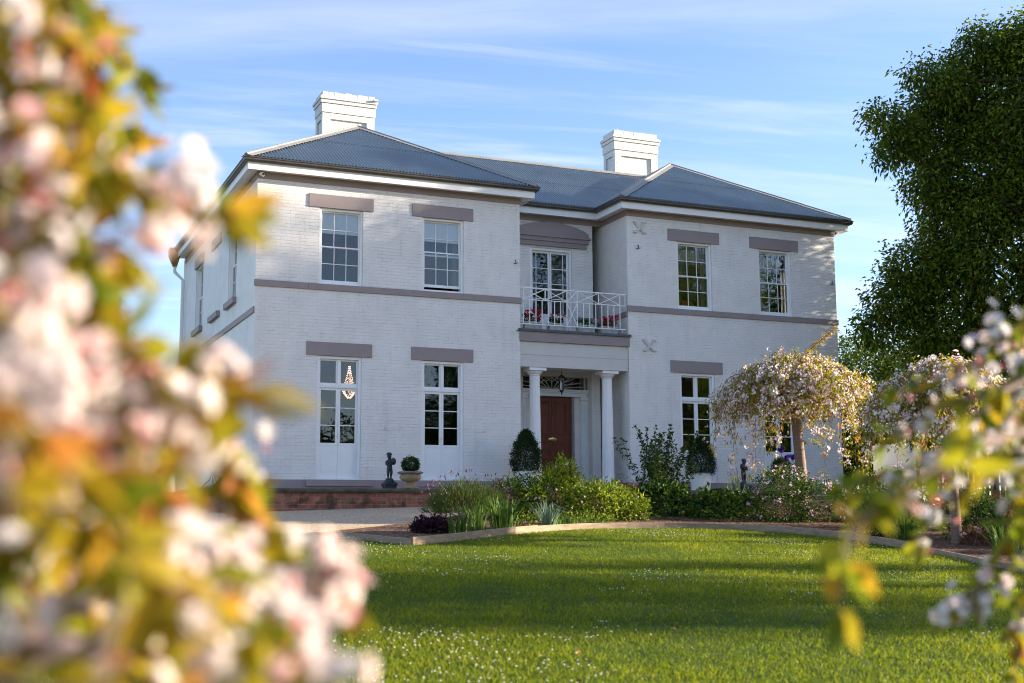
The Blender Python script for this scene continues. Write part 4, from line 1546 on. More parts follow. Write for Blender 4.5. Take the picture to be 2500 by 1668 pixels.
while y < LD:
    m.box(TX0 - 0.07, TX0 + 0.28, y, y + 0.86, -0.159, -0.058)
    y += 0.87
m.build('coping', MT['coping'], terr, smooth=True, auto=35)
MB().box(WL + 0.05, XC - 0.05, -0.35, RL + 0.3, -0.061, 0.0).build('porch_step', MT['slab'], terr, bevel=0.008)


# ------------------------------------------------------------------ pots, statues and furniture on the terrace
ZT = -0.06


def foliage_ball(name, label, cat, c, r, mat, n, L, W, group=None, per=6, jag=0.06, tint_z=None):
    P, D = blob_points([(c, r)], n, (0.72, 1.0))
    P = P + rng.normal(size=P.shape) * jag * 0.4
    pp, dd = clump_leaves(P, D, per, jag)
    t = np.clip(rng.normal(0.5, 0.22, len(pp)), 0, 1)
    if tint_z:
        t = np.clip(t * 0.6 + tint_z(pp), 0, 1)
    o = leaves(name, pp, dd, L * rng.uniform(0.7, 1.3, len(pp)), W * rng.uniform(0.8, 1.2, len(pp)), t, mat)
    return tag(o, label, cat, group)


def urn(x, y, zb, label):
    t = thing('stone_urn', label, 'urn', (x, y, zb), 'stone urns on the terrace')
    N = 48
    lobes = lambda i, k: 1 + 0.035 * math.cos(2 * math.pi * k / N * 16)
    m = MB()
    m.lathe([(0.06, 0.145), (0.10, 0.16), (0.19, 0.185), (0.235, 0.23), (0.245, 0.265), (0.235, 0.30), (0.215, 0.325)], (x, y, zb), N, lobes)
    m.build('urn_bowl', MT['stone'], t, smooth=True, auto=60)
    m = MB()
    m.box(x - 0.165, x + 0.165, y - 0.165, y + 0.165, zb, zb + 0.035)
    m.lathe([(0.155, 0.035), (0.16, 0.05), (0.135, 0.07), (0.09, 0.085), (0.072, 0.11), (0.085, 0.14), (0.10, 0.15)], (x, y, zb), N)
    m.build('urn_foot', MT['stone'], t, smooth=True, bevel=0.008)
    m = MB()
    m.lathe([(0.215, 0.32), (0.225, 0.33), (0.23, 0.345), (0.27, 0.35), (0.30, 0.36), (0.305, 0.375), (0.28, 0.39), (0.24, 0.40), (0.20, 0.405), (0.18, 0.38)], (x, y, zb), N, lambda i, k: 1 + 0.012 * math.sin(k * 2.1 + i))
    m.build('urn_rim', MT['rim'], t, smooth=True)
    return t


urn(3.38, -1.66, -0.058, 'weathered sandstone urn standing beside the left cherub statue')
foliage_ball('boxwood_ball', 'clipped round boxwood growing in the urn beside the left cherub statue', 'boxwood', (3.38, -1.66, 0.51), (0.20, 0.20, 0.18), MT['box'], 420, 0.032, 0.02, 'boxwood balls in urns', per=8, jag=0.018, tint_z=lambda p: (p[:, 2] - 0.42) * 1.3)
urn(13.75, -1.62, -0.058, 'stone urn half hidden behind the weeping cherry trunk')
foliage_ball('boxwood_ball', 'boxwood growing in the urn behind the weeping cherry trunk', 'boxwood', (13.75, -1.62, 0.54), (0.24, 0.24, 0.26), MT['mid'], 420, 0.04, 0.025, 'boxwood balls in urns', per=8, jag=0.025)


def statue(x, y, label, mirror=1):
    t = thing('cherub_statue', label, 'statue', (x, y, ZT), 'cherub statues on the terrace')
    m = MB()
    s_ = 1
    for hw, z0, z1 in ((0.135, 0.0, 0.07), (0.15, 0.07, 0.085), (0.155, 0.085, 0.135), (0.125, 0.135, 0.155)):
        m.box(x - hw, x + hw, y - hw, y + hw, ZT + z0, ZT + z1)
    m.lathe([(0.125, 0.155), (0.118, 0.19), (0.10, 0.21), (0.085, 0.235), (0.07, 0.25)], (x, y, ZT), 20)
    m.build('pedestal', MT['bronze'], t, bevel=0.008)
    q = lambda a, b, c: (x + a * mirror, y + b, ZT + 0.245 + c)
    V = [q(0, 0, 0.235), q(0, 0.005, 0.29), q(0.005, 0.0, 0.36), q(0.005, 0, 0.415), q(0.0, -0.005, 0.455), q(-0.012, -0.012, 0.505), q(-0.012, -0.014, 0.55),
         q(-0.075, -0.005, 0.385), q(-0.088, -0.035, 0.32), q(-0.045, -0.09, 0.30), q(0.01, -0.105, 0.345),
         q(0.08, -0.005, 0.39), q(0.095, -0.04, 0.33), q(0.075, -0.095, 0.355), q(0.035, -0.11, 0.40),
         q(-0.035, 0.0, 0.20), q(-0.036, -0.01, 0.115), q(-0.030, 0.01, 0.03), q(-0.036, -0.03, 0.012),
         q(0.035, 0.0, 0.20), q(0.044, -0.015, 0.115), q(0.03, 0.005, 0.03), q(0.038, -0.035, 0.012)]
    Ed = [(0, 1), (1, 2), (2, 3), (3, 4), (4, 5), (5, 6), (3, 7), (7, 8), (8, 9), (9, 10), (3, 11), (11, 12), (12, 13), (13, 14), (0, 15), (15, 16), (16, 17), (17, 18), (0, 19), (19, 20), (20, 21), (21, 22)]
    Rr = [.062, .060, .064, .050, .028, .060, .052, .034, .028, .024, .020, .034, .028, .024, .020, .042, .034, .022, .018, .042, .034, .022, .018]
    me = bpy.data.meshes.new('cherub_body')
    me.from_pydata(V, Ed, [])
    o = link('cherub_body', me, MT['bronze'], t)
    sk = o.modifiers.new('skin', 'SKIN')
    for i, r in enumerate(Rr):
        me.skin_vertices[0].data[i].radius = (r, r)
    me.skin_vertices[0].data[0].use_root = True
    ss = o.modifiers.new('sub', 'SUBSURF')
    ss.levels = ss.render_levels = 2
    sk.use_smooth_shade = True
    hc = np.array(q(-0.012, -0.012, 0.545))                        # curls, nose and the bundle held to the chest
    m = MB()
    r = random.Random(3)
    for k in range(34):
        a, b = r.uniform(0, 2 * math.pi), r.uniform(0.05, 1.0)
        p = hc + np.array([0.058 * math.cos(a) * math.sqrt(1 - b * b * .8), 0.058 * math.sin(a) * math.sqrt(1 - b * b * .8) * (1 if math.sin(a) > 0 else .75) + 0.008, 0.055 * b - 0.005])
        m.lathe([(0.006, -0.014), (0.015, -0.007), (0.017, 0), (0.013, 0.009), (0.004, 0.014)], p, 7)
    m.build('hair', MT['bronze'], o, smooth=True)
    m = MB()
    fc = hc + np.array([0.004, -0.05, -0.03])
    m.tube([fc + (0, 0.004, 0.03), fc + (0, -0.014, 0.008), fc + (0, 0.0, 0.0)], [0.004, 0.008, 0.006], 6)
    m.build('nose', MT['bronze'], o, smooth=True)
    bc = np.array(q(0.075, -0.06, 0.395))
    m = MB()
    m.lathe([(0.01, -0.085), (0.045, -0.065), (0.062, -0.02), (0.060, 0.03), (0.042, 0.065), (0.012, 0.08)], bc, 14)
    m.build('held_bundle', MT['bronze'], t, smooth=True)
    return t


statue(2.955, -1.4, 'dark bronze cherub statue on a pedestal left of the urn with clipped boxwood')
statue(12.72, -1.4, 'dark bronze cherub statue half hidden under the weeping cherry branches', -1)


def white_pot(x, y, r, h, label):
    t = thing('white_pot', label, 'pot', (x, y, ZT), 'white pots by the entrance')
    m = MB()
    m.lathe([(r * 0.86, 0.0), (r * 0.98, h - 0.05), (r * 1.0, h - 0.02), (r * 1.0, h), (r * 0.9, h), (r * 0.88, h - 0.06)], (x, y, ZT), 36)
    m.build('pot_body', MT['pot'], t, smooth=True)
    MB().lathe([(r * 0.88, h - 0.07), (r * 0.86, h - 0.055)], (x, y, ZT), 24).build('potting_soil', MT['soil'], t)
    return t


def conifer(x, y, z0, z1, r, label, mat, n=1900):
    z = rng.random(n) ** 0.85
    prof = np.interp(z, [0, 0.08, 0.25, 0.45, 0.7, 0.9, 1], [0.5, 0.86, 1.0, 0.92, 0.66, 0.32, 0.04])
    a = rng.random(n) * 2 * math.pi
    rr = r * prof * rng.uniform(0.75, 1.05, n)
    P = np.stack([x + rr * np.cos(a), y + rr * np.sin(a), z0 + (z1 - z0) * z], 1)
    D = np.stack([np.cos(a) * 0.7, np.sin(a) * 0.7, np.full(n, 0.75)], 1)
    P = P + np.stack([np.cos(a), np.sin(a), 0 * a], 1) * (rng.normal(size=(n, 1)) * 0.03)
    pp, dd = clump_leaves(P, D, 7, 0.028)
    t = np.clip(0.62 + rng.normal(size=len(pp)) * 0.2 - 1.6 * np.clip(0.22 - np.repeat(z, 7), 0, 1) * (rng.random(len(pp)) < 0.7) * 1.6, 0, 1)
    o = leaves('conifer', pp, dd, 0.05 * rng.uniform(0.6, 1.4, len(pp)), 0.016, t, mat)
    tag(o, label, 'conifer', 'conifers in white pots')
    MB().tube([(x, y, z0 - 0.05), (x, y, z0 + 0.5 * (z1 - z0))], [0.02, 0.01], 6).build('trunk', MT['darkbark'], o)
    return o


white_pot(6.75, -0.70, 0.29, 0.48, 'white pot with a small cone-shaped conifer left of the porch columns')
conifer(6.75, -0.70, 0.36, 1.42, 0.36, 'cone-shaped green conifer in the white pot left of the front door', MT['conifer'])
white_pot(11.70, -0.90, 0.29, 0.46, 'white pot below the French door right of the porch')
conifer(11.72, -0.90, 0.33, 1.34, 0.37, 'dark conifer in the white pot right of the porch behind the tall shrub', MT['conifer'])

PLANT = [('crimson geraniums', 7.36, 7.13, 7.62, 0.30, MT['red'], 26, 'leftmost'), ('dark red blooms', 8.10, 7.86, 8.34, 0.20, MT['sepal'], 9, 'second'), ('green and dry foliage', 8.95, 8.72, 9.19, 0.24, None, 0, 'third'), ('crimson geraniums', 9.65, 9.41, 9.89, 0.24, MT['red'], 22, 'rightmost')]
for txt, xc, xa, xb, hh, fm, nf, pos in PLANT:
    t = thing('balcony_planter', '%s grey trough of %s on the balcony' % (pos, txt), 'planter', (xc, 0.3, 4.155), 'troughs on the balcony')
    m = MB()
    m.box(xa, xb, 0.18, 0.40, 4.156, 4.37)
    m.box(xa - 0.012, xb + 0.012, 0.165, 0.415, 4.335, 4.378)
    m.build('trough', MT['planter'], t, bevel=0.008)
    P = np.stack([rng.uniform(xa + .03, xb - .03, 130), rng.uniform(0.2, 0.38, 130), 4.38 + rng.random(130) * hh * 0.7], 1)
    leaves('foliage', P, np.array([0, 0, 0.6]) + rng.normal(size=P.shape) * 0.6, 0.07, 0.05, rng.random(130), MT['mid'] if fm else MT['strap'], t)
    if fm:
        k = nf
        cx_ = rng.uniform(xa + .02, xb - .02, k)
        C_ = np.stack([cx_, rng.uniform(0.12, 0.34, k), 4.42 + rng.random(k) * hh], 1)
        Q = np.repeat(C_, 9, 0) + rng.normal(size=(k * 9, 3)) * 0.022
        petals('flowers', Q, np.array([0, -1, 0.4]) + rng.normal(size=Q.shape) * 0.6, 0.022, rng.random(len(Q)), fm, t)


def wire_chair(x, y, rot, tall, label):
    t = thing('metal_chair', label, 'chair', (x, y, ZT), 'wrought iron garden chairs')
    c, s = math.cos(rot), math.sin(rot)
    q = lambda a, b, z: (x + a * c - b * s, y + a * s + b * c, ZT + z)
    m = MB()
    w, d = 0.20, 0.20
    for sx in (-1, 1):
        m.tube([q(sx * w, d + 0.06, tall), q(sx * w, d, 0.48), q(sx * w * 0.9, -d * 0.4, 0.25), q(sx * w, -d - 0.08, 0.0)], 0.011, 6)
        m.tube([q(sx * w * .92, -d, 0.47), q(sx * w * 0.85, d * 0.4, 0.22), q(sx * w * .92, d + 0.10, 0.0)], 0.011, 6)
    for z in (tall, tall - 0.1, 0.62):
        m.tube([q(-w, d + 0.06 * (z - 0.48) / (tall - 0.48), z), q(w, d + 0.06 * (z - 0.48) / (tall - 0.48), z)], 0.009, 6)
    for k in (-2, -1, 0, 1, 2):
        m.tube([q(k * w / 3, d + 0.06, tall), q(k * w / 3, d, 0.48)], 0.006, 5)
    m.build('frame', MT['black'], t)
    m = MB()
    for k in range(8):
        b = -d + 2 * d * k / 7
        m.tube([q(-w, b, 0.475), q(w, b, 0.475)], 0.008, 5)
    for sx in (-1, 1):
        m.tube([q(sx * w, -d, 0.472), q(sx * w, d, 0.472)], 0.010, 6)
    m.build('seat', MT['black'], t)


wire_chair(-0.30, 2.1, math.radians(-95), 1.20, 'tall-backed black wire chair against the left side wall of the house')
t = thing('bistro_table', 'black scroll-legged iron garden table beside the tall wire chair', 'table', (-0.75, 0.9, ZT))
m = MB()
m.lathe([(0.33, 0.70), (0.35, 0.705), (0.35, 0.725), (0.33, 0.73)], (-0.72, 0.9, ZT), 32)
m.build('tabletop', MT['black'], t)
for k in range(3):
    a = 2 * math.pi * k / 3 + 0.4
    f = lambda r, z: (-0.72 + r * math.cos(a), 0.9 + r * math.sin(a), ZT + z)
    MB().tube([f(0.28, 0.70), f(0.18, 0.62), f(0.02, 0.42), f(0.08, 0.25), f(0.24, 0.12), f(0.32, 0.0)], 0.013, 6).build('leg', MT['black'], t)

# ------------------------------------------------------------------ timber edging of the bed, board by board
CP = [(-0.15, -12.24), (1.4, -10.98), (3.79, -9.24), (5.21, -9.0), (6.77, -9.45), (7.62, -11.3), (7.16, -14.33), (6.0, -17.6), (4.6, -23)]
m = MB()
ee = resample(EDGE, 90)
edg = thing('garden_edging', 'weathered timber board edging curving round the garden bed', 'edging', (ee[0][0], ee[0][1], float(gz(*ee[0]))))


def board(path, h0, h1, th=0.045):
    V, F = [], []
    n = len(path)
    for i, p in enumerate(path):
        a = path[max(i - 1, 0)]
        b = path[min(i + 1, n - 1)]
        d = unit(np.array(b) - np.array(a))
        nn = np.array([d[1], -d[0]]) * th / 2
        z = float(gz(*p))
        for q, zz in ((p + nn, z - 0.05), (p - nn, z - 0.05), (p - nn, z + h0), (p + nn, z + h0)):
            V.append((q[0], q[1], zz))
    for i in range(n - 1):
        for k in range(4):
            F.append((4 * i + k, 4 * i + (k + 1) % 4, 4 * i + 4 + (k + 1) % 4, 4 * i + 4 + k))
    F += [(0, 1, 2, 3), tuple(4 * n - 4 + k for k in (3, 2, 1, 0))]
    return MB().add(V, F).build('board', MT['timber'], edg, bevel=0.006)


cuts = [0, 16, 34, 52, 66, 78, 89]
for i in range(len(cuts) - 1):
    board(ee[cuts[i]:cuts[i + 1] + 1], 0.125 - 0.03 * (i == 3) - 0.012 * (i % 2), 0)
bl = resample(BED_L, 20)
board(bl[:8], 0.10, 0)
dr = resample(DRIVE, 70)
i0 = int(np.argmin(np.hypot(*(dr - (-3.2, -11.6)).T)))
i1 = int(np.argmin(np.hypot(*(dr - (1.1, -7.68)).T)))
edg2 = edg
edg = thing('path_edging', 'low timber strip between the gravel drive and the lawn', 'edging', (*dr[i0], float(gz(*dr[i0]))))
board(dr[i0:i1 + 1], 0.028, 0)


# ------------------------------------------------------------------ garden plants
def gp(x, y, dz=0.03):
    return np.array([x, y, float(gz(x, y)) + dz])


def strap_plant(name, label, x, y, n, h, w, mat, r=0.12, group=None, flower=None, spread=0.55):
    """clump of arching blades, each three quads long"""
    b = gp(x, y, 0)
    a = rng.random(n) * 2 * math.pi
    out = np.stack([np.cos(a), np.sin(a), np.zeros(n)], 1)
    S = np.stack([-np.sin(a), np.cos(a), np.zeros(n)], 1)
    H = (h * rng.uniform(0.55, 1.1, n))[:, None]
    lean = (spread * rng.random(n) ** 1.2)[:, None] * H
    P0 = b + out * (r * rng.random(n))[:, None]
    W = (w * rng.uniform(0.7, 1.2, n))[:, None]
    up = np.array([0, 0, 1.0])
    pts = [P0, P0 + up * H * 0.45 + out * lean * 0.25, P0 + up * H * 0.82 + out * lean * 0.7, P0 + up * (H - lean * 0.45) + out * lean * 1.45]
    ws = [0.8, 1.0, 0.75, 0.06]
    V = np.stack([p + sgn * S * W * k / 2 for p, k in zip(pts, ws) for sgn in (-1, 1)], 1).reshape(-1, 3)
    i = np.arange(n)[:, None] * 8
    F = np.concatenate([i + np.array([[0, 1, 3, 2]]), i + np.array([[2, 3, 5, 4]]), i + np.array([[4, 5, 7, 6]])])
    t = np.clip(rng.normal(0.5, 0.22, n), 0, 1)
    o = np_mesh(name, V, [F], [np.concatenate([t, t, t])], mat)
    tag(o, label, 'plant', group)
    if flower:
        fm, k, hh, R = flower
        Q, st = [], MB()
        for _ in range(k):
            p = b + np.array([rng.normal() * 0.12, rng.normal() * 0.12, 0])
            q = p + np.array([rng.normal() * 0.06, rng.normal() * 0.06, hh * rng.uniform(0.85, 1.05)])
            st.tube([p, q], 0.006, 5)
            Q.append(q)
        Q = np.array(Q)
        Q = np.repeat(Q, 10, 0) + rng.normal(size=(len(Q) * 10, 3)) * 0.028
        petals('flowers', Q, rng.normal(size=Q.shape) + np.array([0, -0.5, 0.6]), R, rng.random(len(Q)), fm, o)
        st.build('stem', MT['twig'], o)
    return o


def shrub(name, label, blobs, n, per, L, W, mat, spread=0.05, flowers=None, stems=True, cat='shrub', group=None, tint=0.5, shell=(0.6, 1.08), up=0.35, tsd=0.34):
    zb = min(float(gz(b[0][0], b[0][1])) for b in blobs)
    P, D = blob_points(blobs, n, shell)
    keep = P[:, 2] > gz(P[:, 0], P[:, 1]) + 0.05
    P, D = P[keep], D[keep]
    pp, dd = clump_leaves(P, D + np.array([0, 0, up]), per, spread)
    t = np.clip(np.repeat(rng.normal(tint, tsd * 0.7, len(P)), per) + rng.normal(0, tsd * 0.7, len(pp)), 0, 1)
    o = leaves(name, pp, dd, L * rng.uniform(0.6, 1.3, len(pp)), W * rng.uniform(0.75, 1.2, len(pp)), t, mat)
    tag(o, label, cat, group)
    if stems:
        m = MB()
        C = np.mean([b[0] for b in blobs], 0)
        base = np.array([C[0], C[1], zb])
        for k in rng.choice(len(P), min(40, len(P)), replace=False):
            b0 = base + rng.normal(size=3) * np.array([0.12, 0.12, 0])
            mid = (b0 + P[k]) / 2 + np.array([0, 0, 0.1]) * np.linalg.norm(P[k] - b0)
            m.tube([b0, mid, P[k]], [0.012, 0.008, 0.003], 5, cap=False)
        m.build('stem', MT['twig'], o)
    if flowers:
        fm, k, per_f, R, sp = flowers
        Pf, Df = blob_points(blobs, k, (0.95, 1.1))
        kk = Pf[:, 2] > gz(Pf[:, 0], Pf[:, 1]) + 0.12
        Pf, Df = Pf[kk], Df[kk]
        Q, Dq = clump_leaves(Pf, Df, per_f, sp)
        petals('flowers', Q, Dq, R * rng.uniform(0.8, 1.2, len(Q)), rng.random(len(Q)), fm, o)
    return o


# lavender mound at the left end of the bed
c = gp(2.75, -6.9, 0.28)
n = 5200
d = rnd(n)
d[:, 2] = np.abs(d[:, 2])
P = c + d * np.array([0.85, 0.75, 0.62]) * rng.uniform(0.45, 1.0, (n, 1)) - np.array([0, 0, 0.15])
k = P[:, 2] > gz(P[:, 0], P[:, 1])
P, d = P[k], d[k]
o = leaves('lavender_bush', P, d * 0.8 + np.array([0, 0, 0.6]) + rng.normal(size=P.shape) * 0.25, 0.15, 0.010, rng.random(len(P)), MT['lavender'], fold=0.2, droop=0.0)
tag(o, 'rounded lavender bush with mauve spikes at the left end of the bed', 'lavender')
k = rng.choice(len(P), 260, replace=False)
q = c + d[k] * np.array([0.85, 0.75, 0.62]) * 1.06 + np.array([0, 0, 0.02])
leaves('flower_spikes', q, d[k] + np.array([0, 0, 0.8]), 0.07, 0.022, rng.random(len(q)), MT['mauve'], o, droop=0)
st = MB()
for j in k[:60]:
    st.tube([c + np.array([0, 0, -0.25]), c + d[j] * np.array([0.85, 0.75, 0.62]) * 0.9], 0.004, 4, cap=False)
st.build('stem', MT['twig'], o)

LIME = lambda x, y, z, a, b, c_: (gp(x, y, z), (a, b, c_))
shrub('azalea_bush', 'tall bright yellow-green shrub before the front door', [LIME(4.85, -6.6, 0.55, 0.48, 0.5, 0.52), LIME(4.55, -6.8, 0.35, 0.6, 0.5, 0.42), LIME(5.05, -6.5, 0.88, 0.26, 0.3, 0.30)], 560, 7, 0.105, 0.034, MT['lime'], 0.06, flowers=(MT['pink'], 22, 2, 0.025, 0.03), tint=0.55)
shrub('azalea_bush', 'low bright yellow-green shrub right of the door shrub with a few pale flowers', [LIME(5.6, -7.3, 0.34, 0.55, 0.5, 0.40), LIME(6.0, -7.3, 0.22, 0.5, 0.45, 0.34), LIME(5.25, -7.4, 0.3, 0.5, 0.45, 0.4)], 560, 7, 0.10, 0.034, MT['lime'], 0.06, flowers=(MT['pink'], 20, 2, 0.025, 0.03), tint=0.62)
shrub('azalea_bush', 'yellow-green shrub with pale buds below the white pot', [LIME(3.95, -6.3, 0.36, 0.5, 0.5, 0.42), LIME(4.3, -6.4, 0.55, 0.32, 0.32, 0.34)], 420, 7, 0.085, 0.030, MT['lime'], 0.055, flowers=(MT['bloom'], 50, 2, 0.016, 0.03), tint=0.42)
shrub('heuchera_plant', 'dark purple-leaved plant beside the pale strappy leaves', [LIME(0.95, -10.0, 0.1, 0.32, 0.25, 0.16)], 340, 5, 0.07, 0.05, MT['purple'], 0.03, stems=False, cat='plant')
shrub('heuchera_plant', 'rusty brown low shrub between the yellow-green shrub and broad dark leaves', [LIME(6.55, -6.3, 0.35, 0.36, 0.3, 0.36)], 260, 5, 0.055, 0.03, MT['russet'], 0.04, tint=0.4)

shrub('azalea_bush', 'small lime-green shrub at the back of the bed behind the rusty shrub', [LIME(6.3, -5.4, 0.3, 0.55, 0.4, 0.4)], 360, 6, 0.07, 0.026, MT['lime'], 0.05, tint=0.35)
shrub('ground_cover_plant', 'low leafy ground cover along the edging below the yellow-green shrubs', [LIME(4.6, -8.2, 0.06, 0.8, 0.35, 0.16), LIME(3.7, -8.3, 0.06, 0.7, 0.35, 0.18)], 420, 5, 0.06, 0.03, MT['lime'], 0.05, stems=False, cat='plant', tint=0.4)
shrub('ground_cover_plant', 'low dark ground cover between the broad-leaved bushes and the mulch', [LIME(8.2, -7.9, 0.08, 0.9, 0.35, 0.2), LIME(7.2, -7.3, 0.08, 0.6, 0.3, 0.2)], 420, 5, 0.06, 0.035, MT['mid'], 0.05, stems=False, cat='plant', tint=0.5)

# tall airy shrub with upright shoots
m = MB()
Pl, Dl = [], []
b0 = gp(7.95, -5.2, 0)
for k in range(44):
    tip = b0 + np.array([rng.normal() * 0.42, rng.normal() * 0.32, 0.95 + 0.95 * rng.random() ** 0.8])
    mid = b0 * 0.5 + tip * 0.5 + np.array([rng.normal() * 0.08, rng.normal() * 0.08, -0.1])
    pts = resample([b0 + rng.normal(size=3) * [.1, .1, 0], mid, tip], 12)
    m.tube(pts, np.linspace(0.009, 0.0025, 12), 5, cap=False)
    for p, q in zip(pts[3:-1], pts[4:]):
        nn = 10
        Pl.append(p + (q - p) * rng.random((nn, 1)) + rng.normal(size=(nn, 3)) * 0.02)
        dd = rng.normal(size=(nn, 3)) + (q - p) / np.linalg.norm(q - p) * 0.7
        Dl.append(dd)
    Pl.append(np.repeat(tip[None], 5, 0))
    Dl.append(rng.normal(size=(5, 3)) * 0.4 + np.array([0, 0, 1]))
Pl, Dl = np.concatenate(Pl), np.concatenate(Dl)
o = leaves('tall_shrub', Pl, Dl, rng.uniform(0.06, 0.11, len(Pl)), 0.038, np.clip(rng.normal(0.5, 0.25, len(Pl)), 0, 1), MT['mid'], droop=0.25)
tag(o, 'tall airy shrub with upright leafy shoots right of the porch', 'shrub')
m.build('stem', MT['twig'], o)

shrub('hydrangea_bush', 'low broad-leaved dark green bush in front of the tall airy shrub', [LIME(7.2, -6.4, 0.3, 0.5, 0.45, 0.38), LIME(7.55, -6.3, 0.34, 0.4, 0.4, 0.36)], 330, 4, 0.12, 0.085, MT['mid'], 0.05, tint=0.5)
shrub('hydrangea_bush', 'wide broad-leaved green bush below the white pot with dark conifer', [LIME(8.25, -7.0, 0.22, 0.62, 0.5, 0.34), LIME(8.8, -6.9, 0.2, 0.5, 0.45, 0.32)], 520, 4, 0.11, 0.075, MT['mid'], 0.05, tint=0.6)
shrub('rhododendron_bush', 'large dark rhododendron dotted with pink flowers under the weeping cherry', [LIME(9.35, -7.9, 0.45, 0.75, 0.6, 0.62), LIME(9.95, -8.2, 0.42, 0.7, 0.55, 0.52), LIME(9.1, -8.2, 0.25, 0.6, 0.45, 0.4), LIME(9.6, -7.7, 0.75, 0.5, 0.45, 0.4)], 1500, 6, 0.055, 0.026, MT['mid'], 0.04, flowers=(MT['pink'], 95, 5, 0.022, 0.03), tint=0.5)
shrub('rhododendron_bush', 'dark shrub with small pink flowers at the foot of the cherry trunk', [LIME(10.75, -8.3, 0.25, 0.45, 0.4, 0.35)], 330, 5, 0.05, 0.026, MT['mid'], 0.04, flowers=(MT['pink'], 25, 4, 0.022, 0.03))
shrub('dark_shrub', 'dark glossy shrub behind the slender second cherry trunk', [LIME(8.55, -11.9, 0.3, 0.6, 0.5, 0.45), LIME(9.1, -11.7, 0.4, 0.55, 0.5, 0.5)], 700, 5, 0.06, 0.034, MT['mid'], 0.05, tint=0.28)
shrub('dark_shrub', 'dense shrub between the two weeping cherry trunks', [LIME(9.9, -10.2, 0.45, 0.65, 0.55, 0.6), LIME(10.6, -9.8, 0.4, 0.6, 0.5, 0.5)], 800, 5, 0.07, 0.035, MT['mid'], 0.05, tint=0.42)
shrub('rose_bush', 'low apricot-flowered bush at the right edge of the bed', [LIME(9.25, -14.6, 0.42, 0.35, 0.3, 0.42)], 300, 5, 0.06, 0.035, MT['russet'], 0.05, flowers=(MT['apricot'], 45, 5, 0.035, 0.04), tint=0.55)
shrub('rose_bush', 'small pink rose in the mulch right of the slender cherry trunk', [LIME(8.75, -13.9, 0.14, 0.2, 0.18, 0.18)], 90, 4, 0.05, 0.03, MT['russet'], 0.03, flowers=(MT['pink'], 5, 5, 0.04, 0.02))

strap_plant('iris_clump', 'pale yellow-green strappy clump at the tip of the bed', 1.25, -10.55, 55, 0.42, 0.030, MT['strap'], 0.22)
strap_plant('daylily_clump', 'arching green strappy clump below the lavender bush', 2.55, -9.2, 120, 0.62, 0.026, MT['strap'], 0.25, spread=0.8)
strap_plant('daylily_clump', 'upright green strappy clump in front of the lavender bush', 1.95, -9.5, 60, 0.5, 0.026, MT['strap'], 0.2, spread=0.6)
strap_plant('dianella_clump', 'grey-green strappy clump leaning over the edging', 3.35, -9.3, 70, 0.55, 0.024, MT['greystrap'], 0.14, spread=0.8)
strap_plant('iris_clump', 'fine tall strappy clump right of the nearer cherry trunk', 11.3, -7.4, 110, 0.95, 0.020, MT['strap'], 0.3, spread=0.7)
strap_plant('iris_clump', 'strappy leaves with violet iris flowers behind the cherry trunk', 11.0, -6.0, 40, 0.8, 0.03, MT['strap'], 0.2, flower=(MT['iris'], 4, 1.35, 0.05))
strap_plant('iris_clump', 'strappy clump beside the cherub statue under the cherry', 9.9, -5.4, 40, 0.95, 0.024, MT['greystrap'], 0.16)
strap_plant('agapanthus_clump', 'arching dark strappy clump left of the slender cherry trunk', 8.1, -13.0, 90, 0.55, 0.024, MT['strap'], 0.12, spread=1.1)
strap_plant('agapanthus_clump', 'large strappy clump at the right edge of the picture', 12.3, -12.6, 200, 0.95, 0.03, MT['strap'], 0.4, spread=1.0)
strap_plant('agapanthus_clump', 'strappy clump behind the apricot-flowered bush', 11.2, -12.2, 150, 0.8, 0.026, MT['strap'], 0.35, spread=0.9)
strap_plant('agapanthus_clump', 'sunlit strappy clump before the paling fence', 13.6, -8.6, 160, 0.9, 0.026, MT['strap'], 0.5, spread=0.9, flower=(MT['bloom'], 14, 0.8, 0.03))
for i, (x, y, s_) in enumerate(((3.9, -8.9, 1), (4.5, -8.7, .8), (1.6, -10.4, .8))):
    strap_plant('grass_tuft', ['leafy grass tuft beside the grey-green clump', 'small grass tuft under the bright shrubs', 'grass tuft right of the pale strappy clump'][i], x, y, 110, 0.24 * s_, 0.016, MT['strap'], 0.3)


for i, (x, y, r_, t_) in enumerate(((9.7, -12.9, .55, .4), (10.4, -13.9, .6, .55), (9.7, -15.9, .5, .35), (11.4, -10.6, .6, .3), (10.9, -15.4, .55, .5))):
    shrub('mixed_shrub', ['leafy green shrub just behind the slender cherry trunk', 'mid-green shrub right of the slender cherry trunk', 'dark low shrub at the near right end of the bed', 'dark shrub in front of the paling fence', 'green shrub behind the apricot rose'][i],
          [LIME(x, y, .3, r_, r_ * .9, .45), LIME(x + .4, y + .2, .35, r_ * .7, r_ * .7, .5)], 520, 5, 0.075, 0.038, MT['mid'], 0.06, tint=t_, flowers=(MT['pink'], 18, 3, 0.025, 0.03) if i % 2 else None)
strap_plant('agapanthus_clump', 'strappy clump between the two low roses', 9.2, -14.2, 70, 0.5, 0.024, MT['strap'], 0.2, spread=0.9)
strap_plant('agapanthus_clump', 'strappy clump at the near corner of the edging', 7.9, -15.4, 80, 0.5, 0.022, MT['strap'], 0.2, spread=1.0)

